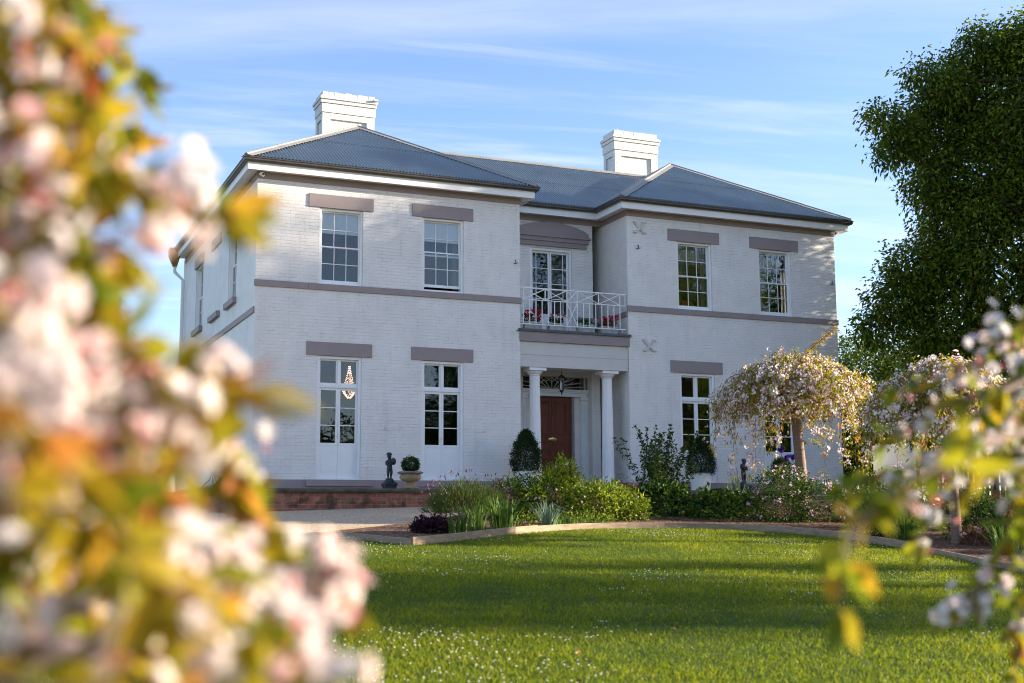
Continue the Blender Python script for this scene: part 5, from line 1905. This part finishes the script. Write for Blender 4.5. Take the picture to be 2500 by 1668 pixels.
# ------------------------------------------------------------------ weeping cherries in the bed
def weeping_cherry(label, base, top, R, H, n_str, lean, seed, nl=5200, nf=5200):
    global rng
    keep, rng = rng, np.random.default_rng(seed)
    base, top = np.array(base), np.array(top)
    t = thing('weeping_cherry', label, 'cherry tree', tuple(base), 'weeping cherries in the garden bed')
    m = MB()
    tr = resample([base - [0, 0, 0.1], base * 0.6 + top * 0.4 + [0.03, 0, 0], top], 14)
    m.tube(tr, np.interp(np.linspace(0, 1, 14), [0, 0.08, 0.9, 1], [0.155, 0.125, 0.105, 0.12]) * lean, 14)
    tips = []
    for k in range(n_str):
        a = 2 * math.pi * (k + rng.random()) / n_str
        r = R * rng.uniform(0.35, 1.05)
        o = np.array([math.cos(a), math.sin(a), 0])
        apex = H * rng.uniform(0.45, 1.0) * (1.05 - 0.55 * (r / R) ** 2)
        drop = (rng.uniform(0.2, 0.85) if rng.random() < 0.72 or r < 0.75 * R else rng.uniform(0.9, 1.8)) * (0.5 + 0.6 * r / R) * R / 1.6
        pts = chaikin([top - [0, 0, 0.05], top + o * r * 0.3 + [0, 0, apex * 0.8], top + o * r * 0.7 + [0, 0, apex * 0.85], top + o * r * 0.95 + [0, 0, apex * 0.4], top + o * r * 1.03 + [0, 0, apex * 0.4 - drop]], 2)
        pts = pts + np.concatenate([np.zeros((2, 3)), rng.normal(size=(len(pts) - 2, 3)) * 0.025])
        m.tube(pts, np.interp(np.linspace(0, 1, len(pts)), [0, 0.4, 1], [0.022, 0.011, 0.003]), 5, cap=False)
        tips.append(pts)
    m.build('trunk', MT['bark'], t, smooth=True)
    allp = [resample(p, 40)[6:] for p in tips]
    A = np.concatenate(allp)
    Tn = np.concatenate([np.gradient(p, axis=0) for p in allp])
    k = rng.integers(0, len(A), nl // 5)
    spread = 0.075
    C = A[k] + rng.normal(size=(len(k), 3)) * spread
    P = np.repeat(C, 5, 0) + rng.normal(size=(len(k) * 5, 3)) * 0.03
    D = np.repeat(unit(Tn[k]), 5, 0) * 0.4 + rng.normal(size=P.shape) * 0.6 + np.array([0, 0, -0.35])
    tt = np.clip(np.repeat(rng.beta(1.4, 2.2, len(k)), 5) + rng.normal(size=len(P)) * 0.12, 0, 1)
    leaves('foliage', P, D, rng.uniform(0.05, 0.095, len(P)), 0.027, tt, MT['cherry'], t, droop=0.3)
    # blossom gathers in drifts on the outer and upper side
    k = rng.integers(0, len(A), nf // 3)
    hgt = (A[k][:, 2] - (top[2] - 0.4)) / (H + 0.4)
    drift = value_noise(A[k][:, 0] * 1.0 + A[k][:, 2] * 1.7, A[k][:, 1] + A[k][:, 2], 0.42, seed)
    k = k[(drift + 0.35 * hgt + 0.25 * rng.random(len(k))) > 0.60]
    C = A[k] + rng.normal(size=(len(k), 3)) * 0.07 + np.array([0, 0, -0.02])
    Q = np.repeat(C, 6, 0) + rng.normal(size=(len(k) * 6, 3)) * 0.032
    petals('blossom', Q, unit(Q - (top - [0, 0, 0.3])) + rng.normal(size=Q.shape) * 0.6, 0.022 * rng.uniform(0.8, 1.25, len(Q)), np.clip(rng.normal(0.62, 0.3, len(Q)), 0, 1), MT['bloom'], t)
    Q = np.repeat(C[::3], 3, 0) + rng.normal(size=(len(C[::3]) * 3, 3)) * 0.03
    leaves('buds', Q, rng.normal(size=Q.shape), 0.03, 0.012, rng.random(len(Q)), MT['sepal'], t)
    rng = keep
    return t


b1 = gp(10.42, -7.11, 0)
cherry1 = weeping_cherry('sunlit weeping cherry with pale pink blossom and a stout bare trunk', b1, (10.14, -7.3, 1.75), 1.78, 1.28, 190, 1.0, 5, 27000, 16000)
m = MB()
tipb = np.array([10.85, -7.9, 3.28])
pts = chaikin([(10.2, -7.4, 2.6), (10.45, -7.6, 2.85), tuple(tipb)], 2)
m.tube(pts, np.linspace(0.012, 0.004, len(pts)), 5)
o = m.build('upright_shoot', MT['twig'], cherry1)
q = resample(pts[2:], 26)
P = np.repeat(q, 6, 0) + rng.normal(size=(len(q) * 6, 3)) * 0.03
leaves('shoot_leaves', P, rng.normal(size=P.shape) * 0.6 + unit(tipb - pts[0]) * 0.5, 0.085, 0.028, np.clip(rng.normal(0.6, 0.2, len(P)), 0, 1), MT['cherry'], o, droop=0.3)
b2 = gp(8.78, -13.46, 0)
cherry2 = weeping_cherry('weeping cherry with a slender pale-lit trunk near the right edge', b2, (8.47, -13.66, 0.95), 1.34, 1.05, 150, 0.72, 8, 18000, 11500)


# ------------------------------------------------------------------ trees, fence and shed
def tree(name, label, blobs, base, n, per, L, W, mat, spread, trunk_r, group=None, bark='darkbark', tint=0.45, tsd=0.25, shell=(0.7, 1.05), droop=0.35, limbs=60):
    P, D = blob_points(blobs, n, shell, z_min=base[2] + 0.2)
    # uneven outline: push clumps in and out
    P = P + D * (rng.normal(size=(len(P), 1)) * 0.14 * min(b[1][0] for b in blobs))
    pp, dd = clump_leaves(P, D + np.array([0, 0, -0.2]), per, spread)
    t = np.clip(np.repeat(rng.normal(tint, tsd * 0.6, len(P)), per) + rng.normal(0, tsd * 0.8, len(pp)), 0, 1)
    th = thing(name, label, 'tree', tuple(base), group)
    leaves('crown', pp, dd, L * rng.uniform(0.6, 1.3, len(pp)), W * rng.uniform(0.75, 1.2, len(pp)), t, mat, th, droop=droop)
    m = MB()
    top = np.array(max(blobs, key=lambda b: b[0][2])[0], float)
    base = np.array(base, float)
    mid = np.array([base[0], base[1], base[2] * 0.5 + top[2] * 0.5])
    sp = chaikin([base - [0, 0, 0.3], base * 0.6 + mid * 0.4 + [0.1, 0.05, 0], mid, top], 2)
    m.tube(sp, np.linspace(trunk_r, trunk_r * 0.15, len(sp)), 10)
    for k in rng.choice(len(P), min(limbs, len(P)), replace=False):
        s0 = sp[rng.integers(len(sp) // 3, len(sp) - 2)]
        mm_ = (s0 + P[k]) / 2 + np.array([0, 0, 0.3])
        m.tube([s0, mm_, P[k]], [trunk_r * 0.22, trunk_r * 0.12, 0.012], 6, cap=False)
    m.build('trunk', MT[bark], th, smooth=True)
    return th


big = [((22.3, -4.3, 9.6), (3.2, 1.9, 3.9)), ((20.5, -3.5, 6.2), (2.4, 2.2, 3.6)), ((18.9, -2.4, 10.0), (1.15, 0.9, 1.2)), ((20.0, -3.0, 8.9), (1.8, 1.4, 2.1)), ((23.6, -5.0, 6.8), (3.2, 3.2, 5.0)), ((20.3, -3.1, 3.2), (2.6, 2.4, 2.6)), ((18.6, -2.3, 10.9), (0.5, 0.5, 0.7)), ((20.5, -3.1, 11.4), (1.7, 1.1, 1.7)), ((19.6, -2.5, 11.6), (0.7, 0.6, 0.9)), ((19.3, -2.5, 4.9), (1.7, 1.4, 2.6)), ((18.9, -2.1, 2.6), (1.6, 1.2, 1.6)), ((19.6, -2.7, 7.4), (1.5, 1.3, 1.6)), ((21.6, -3.9, 12.1), (1.5, 1.0, 1.3))]
for q_ in ((1998, 255, .42), (2012, 335, .40), (2050, 300, .5), (2085, 160, .40), (2150, 190, .6), (2090, 420, .5), (2215, 75, .42), (2262, 120, .5), (2320, 70, .6), (2062, 600, .7), (2050, 670, .8), (1985, 740, .55)):
    big.append((tuple(at(q_[0] + 28, q_[1] + 12, 35.3)), (q_[2] * 1.15, q_[2], q_[2])))
tree('broadleaf_tree', 'tall dark green tree towering right of the house', big, (21.8, -4.2, float(gz(21.8, -4.2))), 21000, 9, 0.145, 0.07, MT['oak'], 0.17, 0.42, tint=0.48, tsd=0.36, shell=(0.5, 1.05), limbs=90)
tree('broadleaf_tree', 'lower dark bushy tree behind the right corner of the house', [((22.6, 6.2, 3.0), (2.0, 2.0, 2.6)), ((25.2, 5.3, 3.2), (2.4, 2.2, 2.3)), ((20.9, 7.0, 2.6), (1.3, 1.3, 2.2))], (23, 6, 0), 5200, 8, 0.15, 0.075, MT['oak'], 0.16, 0.2, tint=0.32)
tree('birch_tree', 'fine yellow-green birch seen beyond the left corner of the house', [((-2.1, 16.6, 6.2), (0.85, 0.8, 1.7)), ((-1.6, 16.5, 5.0), (0.8, 0.8, 1.6)), ((-1.9, 16.6, 7.4), (0.35, 0.35, 0.5)), ((-3.0, 16.8, 4.5), (1.3, 1.0, 2.2))], (-2.3, 16.7, 0.0), 1300, 7, 0.07, 0.04, MT['birch'], 0.10, 0.1, bark='bark', tint=0.5, droop=0.6)

# paling fence beyond the bed
fa, fb = np.array([16.6, -3.6]), np.array([21.5, -6.2])
fz = lambda p: float(gz(*p))
fence = thing('paling_fence', 'brown timber paling fence between the cherry trunks and the big tree', 'fence', (fa[0], fa[1], fz(fa)))
m = MB()
dd_ = (fb - fa) / np.linalg.norm(fb - fa)
nn_ = np.array([dd_[1], -dd_[0]])
N = int(np.linalg.norm(fb - fa) / 0.13)
for k in range(N):
    p = fa + dd_ * 0.13 * k
    z = fz(p)
    h = 1.15 + 0.02 * ((k * 5) % 3)
    T = lambda u, v, w, p=p: (p[0] + dd_[0] * u + nn_[0] * v, p[1] + dd_[1] * u + nn_[1] * v, w)
    m.box(0, 0.09, 0, 0.02, z - 0.05, z + h, T)
    m.add([T(0, 0, z + h), T(0.09, 0, z + h), T(0.045, 0, z + h + 0.05), T(0, 0.02, z + h), T(0.09, 0.02, z + h), T(0.045, 0.02, z + h + 0.05)], [(0, 1, 2), (5, 4, 3), (0, 2, 5, 3), (1, 4, 5, 2)])
m.build('palings', MT['paling'], fence)
T0 = lambda u, v, w: (fa[0] + dd_[0] * u + nn_[0] * v, fa[1] + dd_[1] * u + nn_[1] * v, w)
for h in (0.3, 0.9):
    MB().box(0, N * 0.13, -0.045, -0.003, fz(fa) + h, fz(fa) + h + 0.07, T0).build('rail', MT['paling'], fence)
for u in (0.0, 1.9, 3.8, N * 0.13 - 0.1):
    MB().box(u, u + 0.1, -0.15, -0.047, fz(fa) - 0.3, fz(fa) + 1.1, T0).build('post', MT['paling'], fence)

shed = thing('garden_shed', 'low white garden shed behind the paling fence', 'shed', (19.6, -1.6, -0.1))
MB().box(18.6, 21.4, -1.4, 0.6, -0.2, 1.35).build('shed_wall', MT['shed'], shed)
MB().add([(18.4, -1.65, 1.30), (21.6, -1.65, 1.30), (21.6, 0.8, 2.0), (18.4, 0.8, 2.0), (18.4, -1.65, 1.36), (21.6, -1.65, 1.36), (21.6, 0.8, 2.06), (18.4, 0.8, 2.06)],
         [(0, 1, 2, 3), (7, 6, 5, 4), (0, 4, 5, 1), (1, 5, 6, 2), (2, 6, 7, 3), (3, 7, 4, 0)]).build('shed_roof', MT['white'], shed)

# trees of the same garden beyond the right edge; their shade falls on the lawn
HS = np.array([math.sin(SUN_AZ), math.cos(SUN_AZ)])
HL = np.array([-HS[1], HS[0]])


def sun_xy(u, s):
    p = HS * s + HL * u
    return p


def shade_tree(u, s, z0, z1, r, n, label, lobes=4):
    x, y = sun_xy(u, s)
    bl = []
    for k in range(lobes):
        a = rng.random() * 6.28
        q = r * 0.45 * rng.random()
        bl.append(((x + q * math.cos(a), y + q * math.sin(a), z0 + (z1 - z0) * rng.uniform(0.25, 0.75)), (r * rng.uniform(.6, .8), r * rng.uniform(.6, .8), (z1 - z0) * rng.uniform(.28, .42))))
    return tree('garden_tree', label, bl, (x, y, float(gz(x, y))), n, 24, 0.22, 0.12, MT['shade_leaf'], 0.30, 0.18, 'trees beyond the right edge of the picture', limbs=30, shell=(0.3, 1.05))


LB = 'green garden tree standing beyond the right edge of the picture'
for u, s, z0, z1, r, n in ((-10.0, 36, 3.0, 5.6, 1.2, 60), (-14.8, 40, 5.4, 9.0, 0.9, 26), (-16.6, 34, 4.2, 8.6, 1.2, 95), (-18.2, 29, 3.6, 7.6, 1.2, 95), (-19.6, 38, 5.0, 9.4, 0.8, 50)):
    shade_tree(u, s, z0, z1, r, n, LB)
x, y = sun_xy(0.4, 44)
tree('garden_tree', LB, [((x, y, 12.6), (2.6, 2.6, 4.5)), ((x + 1.5, y + 1.2, 12.1), (2.6, 2.2, 5.1)), ((x, y - 1.5, 10), (2.2, 1.6, 3.6)), ((x, y, 15.0), (3.0, 2.3, 2.1))], (x, y, 0), 1700, 8, 0.3, 0.16, MT['shade_leaf'], 0.36, 0.4, 'trees beyond the right edge of the picture', limbs=30, shell=(0.3, 1.05))
# the tree belt behind the camera, which the windows mirror
LC = 'dark tree in the belt behind the viewer, mirrored in the windows'
for k, (x, y, h, r) in enumerate(((4, -62, 11.5, 5.5), (12, -64, 11.0, 6), (20, -62, 9.6, 6), (27, -64, 10.5, 6.5), (34, -60, 21, 7.5), (42, -63, 28, 9), (51, -69, 31, 9), (62, -78, 33, 10))):
    zb = float(gz(x, y))
    tree('garden_tree', LC, [((x, y, zb + h * 0.55), (r, r, h * 0.47)), ((x + r * .5, y, zb + h * 0.4), (r * .8, r * .8, h * 0.38)), ((x - r * .6, y, zb + h * 0.35), (r * .8, r * .8, h * 0.34))], (x, y, zb), 1500, 8, 0.8, 0.6, MT['oak'], 0.8, 0.35, 'trees behind the viewer', limbs=20, shell=(0.3, 1.05))


# ------------------------------------------------------------------ blossoming branches near the camera
def cherry_leaf_mesh(name, P, D, L, W, tint, mat, parent):
    """folded, curved leaf of six quads"""
    n = len(P)
    D = unit(D)
    N0 = rnd(n)
    S = unit(np.cross(D, N0))
    N = np.cross(S, D)
    L, W = L[:, None], W[:, None]
    vs = []
    prof = [(0, 0.0), (0.22, 0.75), (0.5, 1.0), (0.78, 0.62), (1.0, 0.02)]
    for t, w in prof:
        c = P + D * L * t - N * L * 0.28 * t * t + np.array([0, 0, -0.12]) * L * t * t
        for sg in (-1, 0, 1):
            vs.append(c + sg * S * W * w / 2 + N * W * 0.22 * w * abs(sg))
    V = np.stack(vs, 1).reshape(-1, 3)
    i = np.arange(n)[:, None] * 15
    F = np.concatenate([i + np.array([[3 * a + b, 3 * a + b + 1, 3 * a + b + 4, 3 * a + b + 3]]) for a in range(4) for b in range(2)])
    return np_mesh(name, V, [F], [np.tile(tint, 8)], mat, parent, True)


def double_flower(name, P, N, R, tint, mat, parent):
    """cherry flower with an outer and an inner ring of cupped petals"""
    n = len(P)
    N = unit(N)
    A = unit(np.cross(N, rnd(n)))
    B = np.cross(N, A)
    R = R[:, None]
    vs, ts = [], []
    for ring, (k, rad, cup, off) in enumerate(((5, 1.0, 0.25, 0), (5, 0.78, 0.6, 0.63), (4, 0.5, 0.75, 0.3))):
        for j in range(k):
            t = 2 * math.pi * j / k + off
            d = A * math.cos(t) + B * math.sin(t)
            e = -A * math.sin(t) + B * math.cos(t)
            q = lambda a, b, c: P + R * rad * (a * d + b * e) + N * R * c * cup
            vs.append(np.stack([q(0.02, 0, 0), q(0.5, -0.42, 0.42), q(0.92, -0.34, 0.75), q(0.86, 0, 0.8), q(0.92, 0.34, 0.75), q(0.5, 0.42, 0.42)], 1))
            ts.append(np.clip(tint + rng.normal(size=n) * 0.06, 0, 1))
    V = np.stack(vs, 1).reshape(-1, 3)
    F = np.arange(len(V)).reshape(-1, 6)
    return np_mesh(name, V, [F], [np.stack(ts, 1).ravel()], mat, parent, True)


def blossom_tree(label, trunk, strands, flower_spots, leaf_step, leaf_len, fl_every, seed, fl_r=0.019, tmean=0.5, limb_from=None):
    global rng
    keep, rng = rng, np.random.default_rng(seed)
    t = thing('blossoming_cherry', label, 'cherry tree', tuple(trunk[0]), 'blossoming cherries close to the camera')
    m = MB()
    tr = chaikin(trunk, 2)
    m.tube(tr, np.linspace(0.05, 0.03, len(tr)), 10)
    P, D, FP, FN, buds = [], [], [], [], []
    for st in strands:
        pts = np.array([at(*q) for q in st])
        root = tr[int(np.argmin(np.linalg.norm(tr - pts[0], axis=1)))]
        m.tube(chaikin([root, (root + pts[0]) / 2 + [0, 0, 0.05], pts[0]], 2), 0.006, 6, cap=False)
        pts = chaikin(pts, 2)
        ln = np.linalg.norm(np.diff(pts, axis=0), axis=1).sum()
        q = resample(pts, max(4, int(ln / 0.012)))
        m.tube(q, np.linspace(0.0045, 0.0018, len(q)), 6, cap=False)
        n = max(3, int(ln / leaf_step))
        k = rng.integers(0, len(q), n)
        T = unit(np.gradient(q, axis=0))
        P.append(q[k] + rng.normal(size=(n, 3)) * 0.008)
        D.append(T[k] * 0.5 + rng.normal(size=(n, 3)) * 0.75 + np.array([0, 0, -0.3]))
        P.append(np.repeat(q[-1:], 3, 0))
        D.append(np.repeat(T[-1:], 3, 0) + rng.normal(size=(3, 3)) * 0.4)
        nf = int(ln / fl_every)
        for _ in range(nf):
            j = rng.integers(0, len(q))
            c = q[j] + rng.normal(size=3) * 0.014 + [0, 0, -0.015]
            w = rng.integers(2, 6)
            fp = c + rng.normal(size=(w, 3)) * 0.018
            FP.append(fp)
            FN.append(unit(fp - c) + rng.normal(size=(w, 3)) * 0.3 + np.array([0, 0, -0.15]) + rng.normal(size=3) * 0.5)
            buds.append(c + rng.normal(size=(4, 3)) * 0.02)
            for p in fp:
                m.tube([q[j], p], 0.0009, 3, cap=False)
    for x, y, d, w, sp in flower_spots:
        c = at(x, y, d)
        fp = c + rng.normal(size=(w, 3)) * sp
        FP.append(fp)
        FN.append(unit(fp - c) + rng.normal(size=(w, 3)) * 0.6)
        buds.append(c + rng.normal(size=(max(2, w // 4), 3)) * sp)
        for p in fp:
            m.tube([c + [0, 0, sp], p], 0.0009, 3, cap=False)
    m.build('trunk', MT['bark'], t, smooth=True)
    P, D = np.concatenate(P), np.concatenate(D)
    n = len(P)
    tint = np.clip(rng.normal(tmean, 0.25, n), 0, 1)
    cherry_leaf_mesh('foliage', P, D, leaf_len * rng.uniform(0.5, 1.2, n), leaf_len * 0.42 * rng.uniform(0.7, 1.2, n), tint, MT['cherry'], t)
    FP, FN = np.concatenate(FP), np.concatenate(FN)
    double_flower('blossom', FP, FN, fl_r * rng.uniform(0.75, 1.15, len(FP)), np.clip(rng.normal(0.68, 0.3, len(FP)), 0, 1), MT['bloom'], t)
    B = np.concatenate(buds)
    leaves('buds', B, rng.normal(size=B.shape), 0.022, 0.011, rng.random(len(B)), MT['sepal'], t)
    rng = keep
    return t


LEFT = [
    [(-60, -100, 1.25), (0, 400, 1.25), (-20, 900, 1.2), (0, 1250, 1.2)],
    [(60, -120, 1.1), (110, 200, 1.1), (90, 500, 1.15), (120, 900, 1.1), (60, 1200, 1.1)],
    [(150, -120, 1.35), (190, 150, 1.35), (170, 420, 1.3), (200, 640, 1.3), (250, 900, 1.3), (230, 1150, 1.3)],
    [(110, -60, 1.2), (190, 60, 1.2), (280, 140, 1.22), (320, 180, 1.22)],
    [(20, 40, 1.15), (90, 60, 1.15), (160, 60, 1.15)],
    [(140, 230, 1.2), (230, 300, 1.2), (300, 320, 1.2)],
    [(120, 340, 1.15), (250, 400, 1.12), (380, 450, 1.1), (470, 480, 1.08), (520, 500, 1.08)],
    [(60, 480, 1.3), (180, 560, 1.3), (250, 600, 1.3)],
    [(50, 560, 1.0), (190, 700, 1.0), (250, 830, 1.0), (320, 1000, 1.0), (380, 1150, 1.02), (420, 1250, 1.05)],
    [(100, 700, 1.3), (230, 800, 1.3), (370, 860, 1.28), (480, 885, 1.26), (560, 905, 1.26)],
    [(170, 830, 1.1), (330, 920, 1.1), (460, 975, 1.1), (540, 1010, 1.1), (520, 1100, 1.1), (550, 1200, 1.1), (610, 1230, 1.1)],
    [(140, 980, 1.2), (330, 1180, 1.22), (480, 1270, 1.25), (620, 1300, 1.28), (700, 1330, 1.3), (760, 1360, 1.32)],
    [(-20, 1340, 0.95), (150, 1370, 0.95), (340, 1400, 0.98), (500, 1450, 1.0), (640, 1480, 1.0), (720, 1540, 1.0)],
    [(0, 1490, 1.0), (200, 1480, 1.0), (400, 1520, 1.02), (600, 1560, 1.02), (680, 1620, 1.02)],
    [(-40, 960, 0.95), (100, 1020, 0.95), (200, 1110, 0.95), (340, 1320, 0.98)],
    [(-50, 680, 1.1), (130, 830, 1.1), (290, 930, 1.1), (410, 1040, 1.1)],
    [(280, 1260, 1.1), (420, 1370, 1.12), (570, 1430, 1.14)],
    [(0, 250, 1.05), (80, 420, 1.05), (130, 620, 1.05), (100, 800, 1.05)],
    [(-40, 100, 1.3), (50, 300, 1.3), (60, 700, 1.3), (30, 1000, 1.3)],
    [(200, 1200, 1.2), (380, 1300, 1.2), (520, 1380, 1.2), (660, 1420, 1.2)],
    [(100, 700, 1.2), (230, 820, 1.22), (350, 870, 1.24), (430, 920, 1.25)],
    [(-30, 1560, 0.95), (150, 1600, 0.95), (420, 1640, 0.98)],
]
fs_ = [0.92, 1.2, 0.85, 1.35, 1.05, 1.45, 1.12]
LEFT = [[(a, b, d * fs_[i % 7]) for a, b, d in st] for i, st in enumerate(LEFT)]
spots = [(400, 450, 1.12, 16, 0.020), (120, 390, 1.05, 7, 0.018), (80, 90, 1.1, 7, 0.02), (40, 690, 0.95, 8, 0.03), (130, 650, 1.05, 7, 0.028),
         (280, 920, 1.0, 10, 0.025), (360, 900, 1.05, 8, 0.022), (510, 860, 1.1, 7, 0.014), (30, 980, 0.95, 10, 0.03), (200, 1010, 1.0, 10, 0.025), (450, 1000, 1.1, 6, 0.015), (420, 980, 1.08, 6, 0.02),
         (620, 1350, 1.2, 8, 0.018), (560, 1310, 1.2, 8, 0.02), (745, 1345, 1.32, 14, 0.022), (780, 1375, 1.32, 8, 0.015), (720, 1300, 1.32, 7, 0.015), (280, 1410, 0.95, 9, 0.02), (480, 1480, 1.0, 10, 0.02),
         (700, 1520, 1.0, 10, 0.022), (60, 1540, 0.95, 6, 0.02), (220, 1540, 0.98, 8, 0.022), (350, 1290, 1.05, 10, 0.022), (210, 300, 1.2, 4, 0.012), (30, 330, 1.1, 6, 0.02), (60, 820, 1.0, 12, 0.035)]
tb = CAM + FW * 1.15 - RT * 0.85
tg = np.array([tb[0], tb[1], float(gz(tb[0], tb[1]))])
blossom_tree('sunlit cherry hung with white and pink blossom close at the left', [tuple(tg), tuple(tg + [0.02, 0, 1.0]), tuple(tg + [0.06, 0.03, 1.7]), tuple(tg + [0.2, 0.05, 2.25])], LEFT, spots, 0.0040, 0.058, 0.066, 21, fl_r=0.016, tmean=0.46)
RIGHT = [
    [(2440, 640, 2.1), (2350, 740, 2.1), (2280, 800, 2.1), (2200, 850, 2.1), (2120, 870, 2.1), (2060, 890, 2.12)],
    [(2420, 780, 2.0), (2300, 900, 2.0), (2200, 1000, 2.0), (2120, 1070, 2.0), (2010, 1090, 2.0), (1930, 1120, 2.0)],
    [(2440, 930, 2.1), (2300, 1070, 2.1), (2190, 1140, 2.1), (2130, 1210, 2.1), (2110, 1240, 2.1)],
    [(2400, 1000, 1.95), (2330, 1200, 1.95), (2280, 1310, 1.95), (2220, 1380, 1.95), (2180, 1410, 1.95)],
    [(2240, 1020, 1.25), (2060, 1120, 1.2), (1950, 1220, 1.15), (1935, 1330, 1.15), (1930, 1400, 1.15)],
    [(2440, 1080, 2.0), (2350, 1300, 2.0), (2325, 1600, 2.0)],
    [(2440, 700, 1.9), (2370, 900, 1.9), (2340, 1060, 1.9), (2345, 1200, 1.9)],
    [(2300, 900, 1.8), (2160, 930, 1.8), (2080, 980, 1.8), (2040, 1010, 1.8)],
    [(2440, 860, 2.2), (2330, 970, 2.2), (2250, 1040, 2.2), (2200, 1090, 2.2)],
]
RIGHT = [[(a, b, d * 1.32) for a, b, d in st] for st in RIGHT]
spots = [(2290, 790, 2.1, 16, 0.03), (2340, 840, 2.1, 12, 0.03), (2240, 830, 2.1, 6, 0.02), (2320, 920, 2.0, 10, 0.03), (2260, 1000, 2.1, 12, 0.035), (2180, 1060, 2.05, 10, 0.03), (2110, 1080, 2.0, 8, 0.025), (2140, 1190, 2.1, 9, 0.025), (2330, 1040, 2.0, 10, 0.03),
         (2230, 1380, 1.95, 14, 0.025), (2190, 1400, 1.95, 8, 0.02), (2280, 1330, 1.95, 6, 0.02), (2330, 1120, 1.95, 6, 0.02)]
spots = [(a, b, d * 1.32, int(w * 1.1), q) for a, b, d, w, q in spots]
tb = CAM + FW * 2.7 + RT * 1.5
tg = np.array([tb[0], tb[1], float(gz(tb[0], tb[1]))])
blossom_tree('half shaded cherry with pink blossom close at the right', [tuple(tg), tuple(tg + [-0.02, 0, 0.9]), tuple(tg + [-0.06, 0.02, 1.8]), tuple(tg + [-0.15, 0.02, 2.3])], RIGHT, spots, 0.0095, 0.058, 0.22, 22, fl_r=0.017, tmean=0.24)

make_grass()
